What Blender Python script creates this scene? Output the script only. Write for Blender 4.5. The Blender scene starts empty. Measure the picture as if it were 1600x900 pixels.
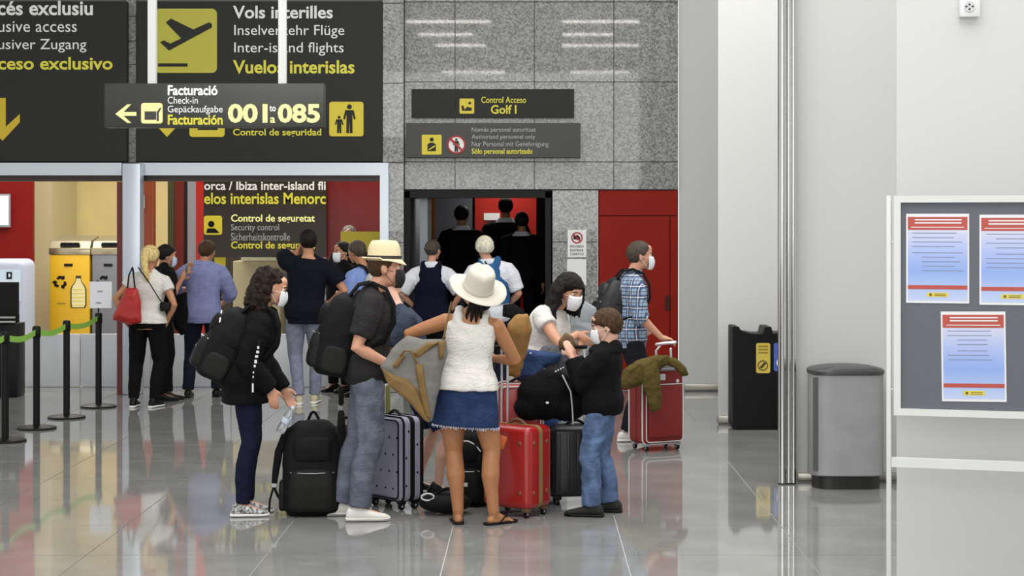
import bpy, bmesh, math, random
import numpy as np
from mathutils import Vector, Matrix
random.seed(7)
S = bpy.context.scene
COL = S.collection
PI = math.pi
# ------------------------------------------------------------------ camera
FPX, CX, CY, CH = 2850.0, 830.0, 345.0, 1.87     # focal length in px, vanishing point, camera height
cam = bpy.data.cameras.new('camera')
cam.sensor_width = 36.0
cam.lens = FPX / 1600 * 36
cam.shift_x = -(CX - 800) / 1600
cam.shift_y = -(450 - CY) / 1600
cam.clip_end = 200
camo = bpy.data.objects.new('camera', cam)
camo.location = (0, 0, CH)
camo.rotation_euler = (PI / 2, 0, 0)
COL.objects.link(camo)
S.camera = camo
# ------------------------------------------------------------------ world, exposure
wd = bpy.data.worlds.new('world'); S.world = wd; wd.use_nodes = True
bg = wd.node_tree.nodes['Background']
bg.inputs[0].default_value = (0.98, 0.98, 0.97, 1); bg.inputs[1].default_value = 0.9
S.view_settings.view_transform = 'Standard'
S.view_settings.look = 'None'
S.view_settings.gamma = 1
S.view_settings.use_curve_mapping = False
S.view_settings.exposure = -0.12

def area(name, loc, size, power, col=(1, 1, 1), rot=(0, 0, 0), sy=None, spread=None):
    l = bpy.data.lights.new(name, 'AREA'); l.energy = power; l.color = col
    l.size = size
    if sy: l.shape = 'RECTANGLE'; l.size_y = sy
    if spread: l.spread = spread
    o = bpy.data.objects.new(name, l); o.location = loc; o.rotation_euler = rot
    COL.objects.link(o); return o
# unseen fill lamps, added for soft light from above and behind the camera
area('hall_fill', (0.0, 10.5, 6.2), 7.5, 900, (1, 0.99, 0.97), sy=13)  # added overhead fill, no opening in the ceiling
area('wall_fill', (3.2, 16.6, 6.1), 2.5, 150, (1, 0.99, 0.97), sy=5)  # added lamp without a fixture, lifts the far right walls
area('front_fill', (-1, -6, 3.6), 10, 540, (0.99, 0.99, 0.98), rot=(math.radians(84), 0, 0), sy=4)  # added fill from the open side behind the camera
area('room_fill', (-5.2, 24.5, 4.6), 5.5, 620, (1, 0.97, 0.9), sy=5)  # unseen fill added to brighten the cream walls of the inner room
area('room_fill', (-1.9, 22.5, 3.9), 1.6, 110, (1, 0.93, 0.85), sy=3)  # second added fill, for the right part of the inner room

# ------------------------------------------------------------------ helpers
def W(px, py, d):
    return Vector(((px - CX) * d / FPX, d, CH - (py - CY) * d / FPX))
def XX(px, d): return (px - CX) * d / FPX
def ZZ(py, d): return CH - (py - CY) * d / FPX
def DF(py): return FPX * CH / (py - CY)          # depth of a floor point seen at row py

def lin(c):
    if isinstance(c, str):
        c = c.lstrip('#'); c = [int(c[i:i + 2], 16) / 255 for i in (0, 2, 4)]
    return tuple(((x / 12.92) if x <= 0.04045 else ((x + 0.055) / 1.055) ** 2.4) for x in c)
MATS = {}
def mat(name, col, rough=0.6, metal=0.0, var=0.0, vscale=8, bump=0.0, bscale=60, spec=0.5, coat=0.0,
        emit=None, estr=1.0, trans=0.0, col2=None, kind='noise', aniso=None, alpha=None, sheen=0.0, sss=0.0):
    if name in MATS: return MATS[name]
    m = bpy.data.materials.new(name); m.use_nodes = True; MATS[name] = m
    nt = m.node_tree; b = nt.nodes['Principled BSDF']; N = nt.nodes.new; L = nt.links.new
    c = lin(col)
    b.inputs['Base Color'].default_value = (*c, 1)
    b.inputs['Roughness'].default_value = rough
    b.inputs['Metallic'].default_value = metal
    b.inputs['Specular IOR Level'].default_value = spec
    b.inputs['Coat Weight'].default_value = coat
    b.inputs['Coat Roughness'].default_value = 0.08
    if sheen: b.inputs['Sheen Weight'].default_value = sheen
    if sss:
        b.inputs['Subsurface Weight'].default_value = sss
        b.inputs['Subsurface Radius'].default_value = (0.02, 0.008, 0.004)
    if trans:
        b.inputs['Transmission Weight'].default_value = trans
    if alpha is not None: b.inputs['Alpha'].default_value = alpha
    if emit is not None:
        b.inputs['Emission Color'].default_value = (*lin(emit), 1); b.inputs['Emission Strength'].default_value = estr
    tc = N('ShaderNodeTexCoord')
    mp = N('ShaderNodeMapping'); L(tc.outputs['Object'], mp.inputs[0])
    if aniso: mp.inputs['Scale'].default_value = aniso
    if var or col2:
        n = N('ShaderNodeTexNoise'); n.inputs['Scale'].default_value = vscale; n.inputs['Detail'].default_value = 5
        L(mp.outputs[0], n.inputs['Vector'])
        r = N('ShaderNodeValToRGB')
        c2 = lin(col2) if col2 else tuple(min(1, x * (1 + var)) for x in c)
        c1 = c if col2 else tuple(x * (1 - var) for x in c)
        r.color_ramp.elements[0].position = 0.38; r.color_ramp.elements[1].position = 0.62
        r.color_ramp.elements[0].color = (*c1, 1); r.color_ramp.elements[1].color = (*c2, 1)
        L(n.outputs['Fac'], r.inputs[0]); L(r.outputs[0], b.inputs['Base Color'])
    if bump:
        n2 = N('ShaderNodeTexNoise'); n2.inputs['Scale'].default_value = bscale; n2.inputs['Detail'].default_value = 4
        L(mp.outputs[0], n2.inputs['Vector'])
        bp = N('ShaderNodeBump'); bp.inputs['Strength'].default_value = bump; bp.inputs['Distance'].default_value = 0.01
        L(n2.outputs['Fac'], bp.inputs['Height']); L(bp.outputs[0], b.inputs['Normal'])
    return m
def granite(name, dark, mid, light, rough):
    m = mat(name, mid, .35, spec=0.4, coat=.6)
    m.node_tree.nodes['Principled BSDF'].inputs['Coat Roughness'].default_value = .025
    nt = m.node_tree; b = nt.nodes['Principled BSDF']; N = nt.nodes.new; L = nt.links.new
    tc = N('ShaderNodeTexCoord')
    v = N('ShaderNodeTexVoronoi'); v.inputs['Scale'].default_value = 55; L(tc.outputs['Object'], v.inputs['Vector'])
    n = N('ShaderNodeTexNoise'); n.inputs['Scale'].default_value = 38; n.inputs['Detail'].default_value = 8; n.inputs['Roughness'].default_value = .75
    L(tc.outputs['Object'], n.inputs['Vector'])
    r = N('ShaderNodeValToRGB'); e = r.color_ramp.elements
    e[0].position = .30; e[0].color = (*lin(dark), 1); e[1].position = .72; e[1].color = (*lin(light), 1)
    k = e.new(.5); k.color = (*lin(mid), 1)
    mx = N('ShaderNodeMath'); mx.operation = 'ADD'; m2 = N('ShaderNodeMath'); m2.operation = 'MULTIPLY'; m2.inputs[1].default_value = .35
    sp = N('ShaderNodeSeparateColor'); L(v.outputs['Color'], sp.inputs[0]); L(sp.outputs[0], m2.inputs[0])
    m3 = N('ShaderNodeMath'); m3.operation = 'MULTIPLY'; m3.inputs[1].default_value = .72; L(n.outputs['Fac'], m3.inputs[0])
    L(m2.outputs[0], mx.inputs[0]); L(m3.outputs[0], mx.inputs[1]); L(mx.outputs[0], r.inputs[0]); L(r.outputs[0], b.inputs['Base Color'])
    return m

class MB:
    def __init__(s): s.v = []; s.f = []; s.sm = []; s.uv = None
    def add(s, vs, fs, smooth=False):
        o = len(s.v); s.v += [tuple(p) for p in vs]
        s.f += [tuple(i + o for i in f) for f in fs]; s.sm += [smooth] * len(fs); return s
    def box(s, c, sz, rot=None, smooth=False):
        x, y, z = [q / 2 for q in sz]
        vs = [Vector(p) for p in ((-x, -y, -z), (x, -y, -z), (x, y, -z), (-x, y, -z), (-x, -y, z), (x, -y, z), (x, y, z), (-x, y, z))]
        if rot is not None: vs = [rot @ p for p in vs]
        vs = [p + Vector(c) for p in vs]
        return s.add(vs, [(0, 3, 2, 1), (4, 5, 6, 7), (0, 1, 5, 4), (1, 2, 6, 5), (2, 3, 7, 6), (3, 0, 4, 7)], smooth)
    def b2(s, x0, x1, y0, y1, z0, z1):
        return s.box(((x0 + x1) / 2, (y0 + y1) / 2, (z0 + z1) / 2), (abs(x1 - x0), abs(y1 - y0), abs(z1 - z0)))
    def loft(s, rings, smooth=True, cap=True, close=False):
        n = len(rings[0]); vs = [p for r in rings for p in r]; fs = []
        m = len(rings)
        for i in range(m - 1 + (1 if close else 0)):
            a = i * n; b = ((i + 1) % m) * n
            for j in range(n):
                k = (j + 1) % n; fs.append((a + j, a + k, b + k, b + j))
        if cap and not close:
            fs.append(tuple(range(n))[::-1]); fs.append(tuple((m - 1) * n + j for j in range(n)))
        return s.add(vs, fs, smooth)
    def tube(s, pts, rad, seg=12, round_ends=True, flat=None, up=None):
        pts = [Vector(p) for p in pts]
        if not hasattr(rad, '__len__'): rad = [rad] * len(pts)
        rad = list(rad)
        if round_ends:
            d0 = (pts[0] - pts[1]).normalized(); d1 = (pts[-1] - pts[-2]).normalized()
            r0, r1 = rad[0], rad[-1]; P0, P1 = pts[0], pts[-1]
            pts = [P0 + d0 * r0 * .95, P0 + d0 * r0 * .6] + pts + [P1 + d1 * r1 * .6, P1 + d1 * r1 * .95]
            rad = [r0 * .3, r0 * .8] + rad + [r1 * .8, r1 * .3]
        rings = []; prev = None
        for i, p in enumerate(pts):
            t = (pts[min(i + 1, len(pts) - 1)] - pts[max(i - 1, 0)]).normalized()
            if prev is None:
                ref = Vector(up) if up is not None else (Vector((0, 0, 1)) if abs(t.z) < .9 else Vector((0, 1, 0)))
                a = t.cross(ref).normalized()
            else:
                a = (prev - t * prev.dot(t)).normalized()
            prev = a; b = t.cross(a)
            fb = flat if flat else 1.0
            rings.append([p + a * math.cos(2 * PI * j / seg) * rad[i] + b * math.sin(2 * PI * j / seg) * rad[i] * fb for j in range(seg)])
        return s.loft(rings)
    def ell(s, c, r, rot=None, seg=16, rg=10):
        c = Vector(c); rings = []
        for i in range(1, rg):
            ph = PI * i / rg
            ring = []
            for j in range(seg):
                th = 2 * PI * j / seg
                p = Vector((r[0] * math.sin(ph) * math.cos(th), r[1] * math.sin(ph) * math.sin(th), -r[2] * math.cos(ph)))
                if rot is not None: p = rot @ p
                ring.append(c + p)
            rings.append(ring)
        return s.loft(rings)
    def lathe(s, prof, seg=32, c=(0, 0, 0), smooth=True, cap=True, sx=1, sy=1):
        rings = [[Vector((c[0] + r * math.cos(2 * PI * j / seg) * sx, c[1] + r * math.sin(2 * PI * j / seg) * sy, c[2] + z)) for j in range(seg)] for r, z in prof]
        return s.loft(rings, smooth, cap)
    def cyl(s, c, r, h, seg=24, axis='z', smooth=True):
        c = Vector(c); rings = []
        for t in (-.5, .5):
            ring = []
            for j in range(seg):
                a, b = r * math.cos(2 * PI * j / seg), r * math.sin(2 * PI * j / seg)
                ring.append(c + Vector({'z': (a, b, t * h), 'x': (t * h, a, b), 'y': (a, t * h, b)}[axis]))
            rings.append(ring)
        return s.loft(rings, smooth)
    def prism(s, poly, y0, y1):
        """polygon in x,z extruded along y"""
        return s.loft([[Vector((x, y0, z)) for x, z in poly], [Vector((x, y1, z)) for x, z in poly]], smooth=False)
    def rbox(s, c, sz, r, seg=3, rot=None, smooth=True):
        bm = bmesh.new(); bmesh.ops.create_cube(bm, size=1)
        for v in bm.verts: v.co = Vector((v.co.x * sz[0], v.co.y * sz[1], v.co.z * sz[2]))
        bmesh.ops.bevel(bm, geom=list(bm.edges), offset=r, segments=seg, profile=.5, affect='EDGES')
        bm.verts.index_update()
        vs = [((rot @ v.co) if rot is not None else v.co) + Vector(c) for v in bm.verts]
        fs = [tuple(v.index for v in f.verts) for f in bm.faces]; bm.free()
        return s.add(vs, fs, smooth)
    def xf(s, M):
        s.v = [tuple(M @ Vector(p)) for p in s.v]; return s
    def mesh(s, name, m, auto=None):
        me = bpy.data.meshes.new(name); me.from_pydata(s.v, [], s.f)
        me.polygons.foreach_set('use_smooth', s.sm)
        bm = bmesh.new(); bm.from_mesh(me); bmesh.ops.recalc_face_normals(bm, faces=bm.faces)
        if auto:
            for e in bm.edges:
                if len(e.link_faces) == 2 and e.calc_face_angle(0) > auto: e.smooth = False
        bm.to_mesh(me); bm.free()
        if m: me.materials.append(m)
        return me
    def build(s, name, m, parent=None, kind=None, label=None, auto=math.radians(40)):
        o = bpy.data.objects.new(name, s.mesh(name, m, auto)); COL.objects.link(o)
        if parent is not None: o.parent = parent
        if kind: o['kind'] = kind
        if label: o['label'] = label
        return o

def tag(o, label, cat, group=None):
    o['label'] = label; o['category'] = cat
    if group: o['group'] = group
    return o
def thing(name, label, cat, loc=(0, 0, 0), rz=0, group=None, rx=0, ry=0):
    o = bpy.data.objects.new(name, None); o.empty_display_size = .1
    o.location = loc; o.rotation_euler = (rx, ry, rz); COL.objects.link(o)
    return tag(o, label, cat, group)
def rmat(root):
    return Matrix.Translation(root.location) @ root.rotation_euler.to_matrix().to_4x4()
def wbuild(mb, name, m, root, **k):
    """mb holds world coordinates; the part is stored in the root's frame"""
    mb.xf(rmat(root).inverted()); return mb.build(name, m, root, **k)
def copy_tree(o, parent=None):
    c = o.copy(); COL.objects.link(c)
    if parent is not None: c.parent = parent
    for ch in [q for q in KIDS(o)]: copy_tree(ch, c)
    return c
def KIDS(o): return [q for q in bpy.data.objects if q.parent == o]

# ---- text: measured, then fitted to a pixel box standing at depth d, facing the camera (-Y)
def text_mb(body, x0, x1, z0, z1, y, bold=0.0, th=0.002):
    cu = bpy.data.curves.new('lettering', 'FONT'); cu.body = body; cu.size = 1; cu.offset = bold; cu.resolution_u = 3
    o = bpy.data.objects.new('lettering', cu)
    me = bpy.data.meshes.new_from_object(o)
    P = np.array([v.co[:] for v in me.vertices]); fs = [tuple(p.vertices) for p in me.polygons]
    bpy.data.objects.remove(o); bpy.data.curves.remove(cu); bpy.data.meshes.remove(me)
    mn = P.min(0); mx = P.max(0)
    X = x0 + (P[:, 0] - mn[0]) / (mx[0] - mn[0]) * (x1 - x0)
    Z = z0 + (P[:, 1] - mn[1]) / (mx[1] - mn[1]) * (z1 - z0)
    mb = MB(); mb.add([(a, y, b) for a, b in zip(X, Z)], fs); return mb
def ptext(body, px0, px1, py0, py1, d, m, root, bold=0.0, mirror=False, name='lettering'):
    mb = text_mb(body, XX(px0, d), XX(px1, d), ZZ(py1, d), ZZ(py0, d), d, bold)
    return wbuild(mb, name, m, root, auto=None)
def ppoly(pts, d, th, m, root, name='panel', **k):
    """prism whose outline is given in photo pixels at depth d, front face at d, thickness th behind it"""
    mb = MB().prism([(XX(x, d), ZZ(y, d)) for x, y in pts], d, d + th)
    return wbuild(mb, name, m, root, **k)
def prect(x0, x1, y0, y1, d, th, m, root, name='panel', **k):
    return ppoly([(x0, y0), (x1, y0), (x1, y1), (x0, y1)], d, th, m, root, name, **k)
def rrect(x0, x1, y0, y1, r, n=5):
    out = []
    for cx, cy, a0 in ((x1 - r, y0 + r, -90), (x1 - r, y1 - r, 0), (x0 + r, y1 - r, 90), (x0 + r, y0 + r, 180)):
        for i in range(n + 1):
            a = math.radians(a0 + 90 * i / n); out.append((cx + r * math.cos(a), cy + r * math.sin(a)))
    return out
def circ(cx, cy, r, n=24): return [(cx + r * math.cos(2 * PI * i / n), cy + r * math.sin(2 * PI * i / n)) for i in range(n)]

# ------------------------------------------------------------------ materials of the hall
M_floor = mat('floor_tile', '#8a8a87', 0.05, var=0.10, vscale=2.2, spec=0.5, aniso=(1, 1, 1))
M_floor.node_tree.nodes['Principled BSDF'].inputs['IOR'].default_value = 1.85
M_grout = mat('grout', '#d4d3d1', 0.4)
M_fi = mat('inner_floor', '#b4b3b0', 0.06, var=0.05, vscale=1.5)
M_gran = granite('granite', '#4a4a49', '#757573', '#989896', 0.13)
M_gran2 = granite('granite_pale', '#565655', '#828280', '#a4a4a2', 0.25)
M_joint = mat('joint', '#6a6a69', 0.6)
M_white = mat('white_plaster', '#ccccca', 0.55, bump=0.05, bscale=30)
M_shadew = mat('shaded_plaster', '#bdbebe', 0.55, bump=0.05, bscale=30)  # greyer than the white plaster: shade of the far wall put into its colour
M_steel = mat('brushed_steel', '#c9ced6', 0.28, 0.9, bump=0.03, bscale=80)
M_steelp = mat('satin_aluminium', '#c2cad3', 0.35, 0.5)
M_chrome = mat('polished_steel', '#c8c8c6', 0.16, 1.0)
M_black = mat('sign_black', '#2a2a26', 0.5, spec=0.2)
M_txtw = mat('sign_white', '#e6e6e0', 0.5)
M_txty = mat('sign_yellow', '#d8d03e', 0.5)
M_py = mat('pictogram_yellow', '#b7b13a', 0.5)
M_ybr = mat('bright_yellow', '#d6c32c', 0.45)
M_red = mat('red_door', '#861a0c', 0.5, var=0.04, vscale=3, spec=.15)
M_reddk = mat('dark_red_panel', '#74100a', 0.5, var=0.04, vscale=3, spec=.15)
M_cream = mat('cream_wall', '#f0dc9c', 0.5, var=0.04, vscale=2)
M_dark = mat('dark_void', '#0b0b0b', 0.6)
M_blk = mat('black_plastic', '#0d0d0d', 0.45, spec=.2)
M_baseb = mat('metal_skirting', '#a8a49c', 0.3, 0.7)

# ------------------------------------------------------------------ floor with single tiles
def struct(mb, name, m, parent=None, label=None, **k):
    o = mb.build(name, m, parent, **k)
    if parent is None: o['kind'] = 'structure'
    return o
fl = struct(MB().b2(-9, 7, -8, 20.35, -.12, -.008), 'floor', M_grout)
TX0 = XX(392, DF(897))        # joints pass through x=392, 688, 985 px at row 897
TW = (XX(688.5, DF(897)) - TX0)
tilem = []
for i in range(5):
    mb = MB(); g = .0035
    mb.b2(g, TW - g, g, 1.0 - g, -.008, 0.0)
    tilem.append(mb.mesh('tile', M_floor))
for j in range(0, 11):
    for i in range(-6, 4):
        x = TX0 + i * TW; y = 9.2 + j
        if y >= 20.3: continue
        o = bpy.data.objects.new('tile', tilem[(i * 3 + j) % 5]); o.location = (x, y, 0); o.parent = fl; COL.objects.link(o)
nf = MB().b2(-9, 7, -8, 9.2, -.008, 0).b2(-9, TX0 - 6 * TW, 9.2, 20.3, -.008, 0).b2(TX0 + 4 * TW, 7, 9.2, 20.3, -.008, 0)
o = nf.build('tile_field', M_floor, fl); o['kind'] = 'stuff'
struct(MB().b2(-10, 1.5, 20.22, 36, -.12, 0.0), 'floor_inner_room', M_fi)

# ------------------------------------------------------------------ back wall of the hall
DB = 20.0
wb = struct(MB().b2(XX(597, DB), XX(632, DB), DB + .05, DB + .35, 0, 6.2)
            .b2(XX(632, DB), XX(1060, DB), DB + .05, DB + .35, ZZ(297, DB), 6.2)
            .b2(XX(863, DB), XX(934, DB), DB + .05, DB + .35, 0, ZZ(297, DB))
            .b2(XX(-250, DB), XX(597, DB), DB + .05, DB + .35, ZZ(272, DB), 6.2), 'wall_back', M_joint)
def slabs(xs, ys, d, m, th=.045):
    for i in range(len(xs) - 1):
        for j in range(len(ys) - 1):
            g = .55
            MB().prism([(XX(xs[i] + g, d), ZZ(ys[j] + g, d)), (XX(xs[i + 1] - g, d), ZZ(ys[j] + g, d)),
                        (XX(xs[i + 1] - g, d), ZZ(ys[j + 1] - g, d)), (XX(xs[i] + g, d), ZZ(ys[j + 1] - g, d))], d, d + th).build('granite_slab', m, wb)
slabs([632, 711, 835, 959, 1060], [-270, -122, 3, 128, 253, 296], DB, M_gran)
slabs([863, 934], [297, 378, 503, 612], DB, M_gran2)
slabs([597.5, 631], [-245, -120, 5, 130, 254, 379, 504, 613], DB - .12, M_gran2, .165)
slabs([197, 213], [-160, -64, -28, 26, 64, 101, 180, 254], DB - .02, M_gran2)
# plain return wall right of the granite and the stepped white walls; their left flanks slope away
def wallseg(name, x0px, x1, d, m, depth=.35, slant=.25, z1=6.2):
    x0 = XX(x0px, d)
    mb = MB().loft([[Vector(p) for p in ((x0, d, z), (x1, d, z), (x1, d + depth, z), (x0 + slant, d + depth, z))] for z in (0, z1)], smooth=False)
    w = struct(mb, name, m)
    # metal skirting
    return w, x0
w1, xa = wallseg('wall_right_far', 1061, XX(1400, 20), 20.05, M_shadew)
w2, xb = wallseg('wall_right_middle', 1122, XX(1700, 16.8), 16.8, M_white)
w3, xc = wallseg('wall_right_near', 1244, XX(1800, 13.1), 13.1, M_white)
w4, xd = wallseg('wall_right_front', 1401, 5.0, 9.15, M_white, slant=.2)
def skirting(n, x0, x1, d, h, x2=None):
    o = MB().rbox(((x0 + x1) / 2, d - .02, h / 2 + .01), (x1 - x0, .04, h), .012, 2).build(n, M_baseb); o['kind'] = 'structure'
skirting('baseboard_right_far', xa + .05, xa + 1.2, 20.05, .07)
skirting('baseboard_right_middle', xb - .01, xb + 1.5, 16.8, .07)
skirting('baseboard_right_near', xc, xc + 1.6, 13.1, .055)
# polished steel guard at the edge of the near wall: two half round strips and a dark backing
cg = thing('corner_guard', 'tall polished steel corner guard between the black bin and the grey waste bin', 'column', (XX(1230, 12.95), 12.95, 0))
for (dx, r, nm) in ((-.034, .030, 'steel_strip'), (.012, .017, 'steel_strip'), (.045, .019, 'steel_strip')):
    MB().cyl((dx, 0, 3.1), r, 6.18, 24).build(nm, M_chrome, cg)
MB().b2(-.06, .064, .02, .05, 0.005, 6.19).build('backing', mat('guard_backing', '#5a5d5c', .35, .8), cg)
# socket box on the front wall
d = 9.15
so = thing('wall_socket', 'small white surface-mounted wall socket high on the front white wall', 'socket', W(1515, 25, d))
wbuild(MB().rbox(W(1514.5, 8, d - .025), (31 * d / FPX, .05, 38 * d / FPX), .006, 2), 'housing', mat('socket_white', '#dededf', .35), so)
ppoly(circ(1515, 10, 8.5), d - .056, .006, mat('socket_ring', '#c8c8c9', .4), so, 'outlet')
for (x, y) in ((1510, 10), (1520, 10), (1515, 7), (1515, 14)):
    ppoly(circ(x, y, 1.6, 10), d - .058, .002, M_dark, so, 'pin_hole')

# red door and its frame, at the right of the granite
dr = struct(MB().b2(XX(935, DB), XX(1060, DB), DB + .05, DB + .12, 0.005, ZZ(297, DB)), 'door_1', M_red)
for (a, b, c, e, nm) in ((937, 1058, 298, 336, 'transom_panel'), (937, 1046, 338, 610, 'door_leaf'), (1048, 1058, 338, 610, 'jamb')):
    MB().b2(XX(a, DB), XX(b, DB), DB + .02, DB + .05, ZZ(e, DB), ZZ(c, DB)).build(nm, M_red, dr)
MB().b2(XX(1040, DB), XX(1047, DB), DB + .005, DB + .02, ZZ(484, DB), ZZ(462, DB)).build('lock_plate', mat('lock_dark', '#3a1410', .3, .5), dr)
# fluoro: notices on the granite pier
nz = thing('prohibition_notice', 'white notice with red prohibition ring on granite pier beside the red door', 'notice', W(901, 415, DB))
prect(887, 916, 359, 402, DB - .006, .004, mat('paper', '#e8e8e6', .6), nz, 'sheet')
def ring(cx, cy, r, w, d, m, root, name='ring', n=32):
    o = circ(cx, cy, r, n); i = circ(cx, cy, r - w, n); mb = MB()
    v = [(XX(x, d), y_, ZZ(y, d)) for y_ in (d, d + .002) for (x, y) in o + i]
    f = []
    for j in range(n):
        k = (j + 1) % n
        f += [(j, k, n + k, n + j), (2 * n + j, 3 * n + j, 3 * n + k, 2 * n + k), (j, 2 * n + j, 2 * n + k, k), (n + j, n + k, 3 * n + k, 3 * n + j)]
    return wbuild(mb.add(v, f), name, m, root)
M_sred = mat('signal_red', '#a51f26', .5)
ring(901.5, 371.5, 9, 2, DB - .01, M_sred, nz)
ppoly([(896, 368), (903, 367), (907, 372), (905, 376), (900, 374), (896, 374)], DB - .009, .002, M_blk, nz, 'symbol')
ppoly([(894.5, 366), (896, 364.5), (908.5, 377), (907, 378.5)], DB - .012, .002, M_sred, nz, 'bar')
for t, y in (('PROHIBIDO', 385), ('ENTRAR', 391), ('CARRITOS', 397)):
    ptext(t, 891, 912, y - 2, y + 2, DB - .009, mat('ink', '#4a4a4a', .6), nz, .01)
nz2 = thing('white_notice', 'blank white notice sheet below the prohibition notice on the granite pier', 'notice', W(901, 445, DB))
prect(886, 916, 405, 445, DB - .006, .004, MATS['paper'], nz2, 'sheet')

# ------------------------------------------------------------------ header signs
DS = 19.85
hs = thing('overhead_sign', 'black overhead sign with down arrow and exclusive access lettering, at the far left', 'sign', W(98, 252, DS))
prect(-60, 197.5, 2, 252, DS, .12, M_black, hs, 'sign_panel')
for t, a, b, y0, y1, m, bo in (('cés exclusiu', -4, 145, 1, 24, M_txtw, .022), ('usive access', -3, 120, 33, 50, M_txtw, .0), ('usiver Zugang', -3, 135, 61, 82, M_txtw, .0), ('ceso exclusivo', -3, 176, 89, 109, M_txty, .022)):
    ptext(t, a, b, y0, y1, DS - .003, m, hs, bo)
ppoly([(-6, 153), (9, 153), (9, 198), (31, 178), (31, 191), (4, 220), (-22, 194), (-22, 181), (-6, 196)], DS - .004, .003, mat('arrow_yellow', '#c9ad1e', .5), hs, 'arrow')
hs2 = thing('overhead_sign', 'wide black overhead sign with takeoff pictogram and inter-island flights lettering', 'sign', W(405, 252, DS))
prect(213.5, 597, 2, 252, DS, .12, M_black, hs2, 'sign_panel')
ppoly(rrect(241.5, 339, 13.5, 114, 8), DS - .004, .003, M_py, hs2, 'pictogram')
ppoly([(250, 66), (256, 63), (266, 68), (283, 60), (259, 35), (267, 29), (302, 46), (326, 35), (331, 37), (331, 43), (264, 79)], DS - .008, .003, M_black, hs2, 'aeroplane')
prect(247, 293, 99, 104, DS - .008, .003, M_black, hs2, 'runway')
for t, a, b, y0, y1, m, bo in (('Vols interilles', 364, 520, 9, 29, M_txtw, .02), ('Inselverkehr Flüge', 366, 538, 39, 60, M_txtw, 0), ('Inter-island flights', 366, 537, 66, 87, M_txtw, 0), ('Vuelos interislas', 364, 554, 94, 115, M_txty, .022), ('Control de seguridad', 364, 502, 201, 215, M_txty, .02)):
    ptext(t, a, b, y0, y1, DS - .003, m, hs2, bo)
ppoly(rrect(514.5, 568, 159, 213, 4), DS - .004, .003, M_ybr, hs2, 'pictogram')
def figure_px(x, y0, y1, w, d, m, root):
    h = y1 - y0; r = h * .085
    ppoly(circ(x, y0 + r, r, 12), d, .003, m, root, 'figure_head')
    ppoly([(x - w, y0 + h * .2), (x + w, y0 + h * .2), (x + w * 1.5, y0 + h * .5), (x + w * 1.1, y0 + h * .53), (x + w * .7, y0 + h * .33), (x + w * .75, y1), (x + w * .1, y1), (x, y0 + h * .58), (x - w * .1, y1), (x - w * .75, y1), (x - w * .7, y0 + h * .33), (x - w * 1.1, y0 + h * .53), (x - w * 1.5, y0 + h * .5)], d, .003, m, root, 'figure_body')
figure_px(546, 163, 208, 6.5, DS - .008, M_black, hs2)
figure_px(530, 181, 208, 4.5, DS - .008, M_black, hs2)
ppoly([(246, 198), (276, 198), (261, 214)], DS - .004, .003, M_ybr, hs2, 'arrow')
ppoly(rrect(296, 351, 176, 214, 5), DS - .004, .003, M_ybr, hs2, 'pictogram')
prect(309, 340, 186, 203, DS - .008, .003, M_black, hs2, 'symbol')

# hanging check-in sign, nearer than the wall
DH = 15.0
hg = thing('hanging_sign', 'hanging dark check-in sign with left arrow and large yellow numbers, on two white rods', 'sign', W(337, 200, DH))
M_hang = mat('hanging_panel', '#34342f', .4)
wbuild(MB().rbox(W(337, 165.5, DH + .07), (343 * DH / FPX, .14, 69 * DH / FPX), .008, 2), 'sign_box', M_hang, hg)
for a, b in ((229.5, 242), (434, 446)):
    wbuild(MB().b2(XX(a, DH), XX(b, DH), DH + .03, DH + .09, ZZ(131, DH) - .002, 6.15), 'hanging_rod', mat('rod_white', '#d8d8d6', .4), hg)
M_ty2 = mat('lettering_pale_yellow', '#f0eda0', .5, emit='#f0eda0', estr=.12)
M_tw2 = mat('lettering_white', '#f2f2ee', .5, emit='#f2f2ee', estr=.1)
dh = DH - .004
ppoly([(180, 178), (199, 163), (205, 163), (193, 175), (213, 175), (213, 181), (193, 181), (205, 192), (199, 192)], dh, .003, M_ty2, hg, 'arrow')
ppoly(rrect(220.5, 254, 161, 193, 4), dh, .003, M_ty2, hg, 'pictogram')
prect(226, 244, 174, 187, dh - .004, .003, M_hang, hg, 'symbol'); ppoly([(245, 189), (245, 175), (250, 168), (252, 169), (248, 176), (248, 189)], dh - .004, .003, M_hang, hg, 'symbol')
for t, a, b, y0, y1, m, bo in (('Facturació', 262, 340, 133, 149, M_tw2, .03), ('Check-in', 262, 309, 151, 162, M_tw2, .0), ('Gepäckaufgabe', 262, 348, 165, 179, M_tw2, .0), ('Facturación', 262, 348, 179, 195, M_txty, .03),
                               ('001:', 356, 431, 162, 192, M_ty2, .035), ('085', 434, 500, 162, 192, M_ty2, .035), ('to', 421, 431, 165, 174, M_tw2, .02), ('a', 422, 430, 183, 192, M_ty2, .02)):
    if t == '001:': t, b = '001', 418
    ptext(t, a, b, y0, y1, dh, m, hg, bo)

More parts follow.
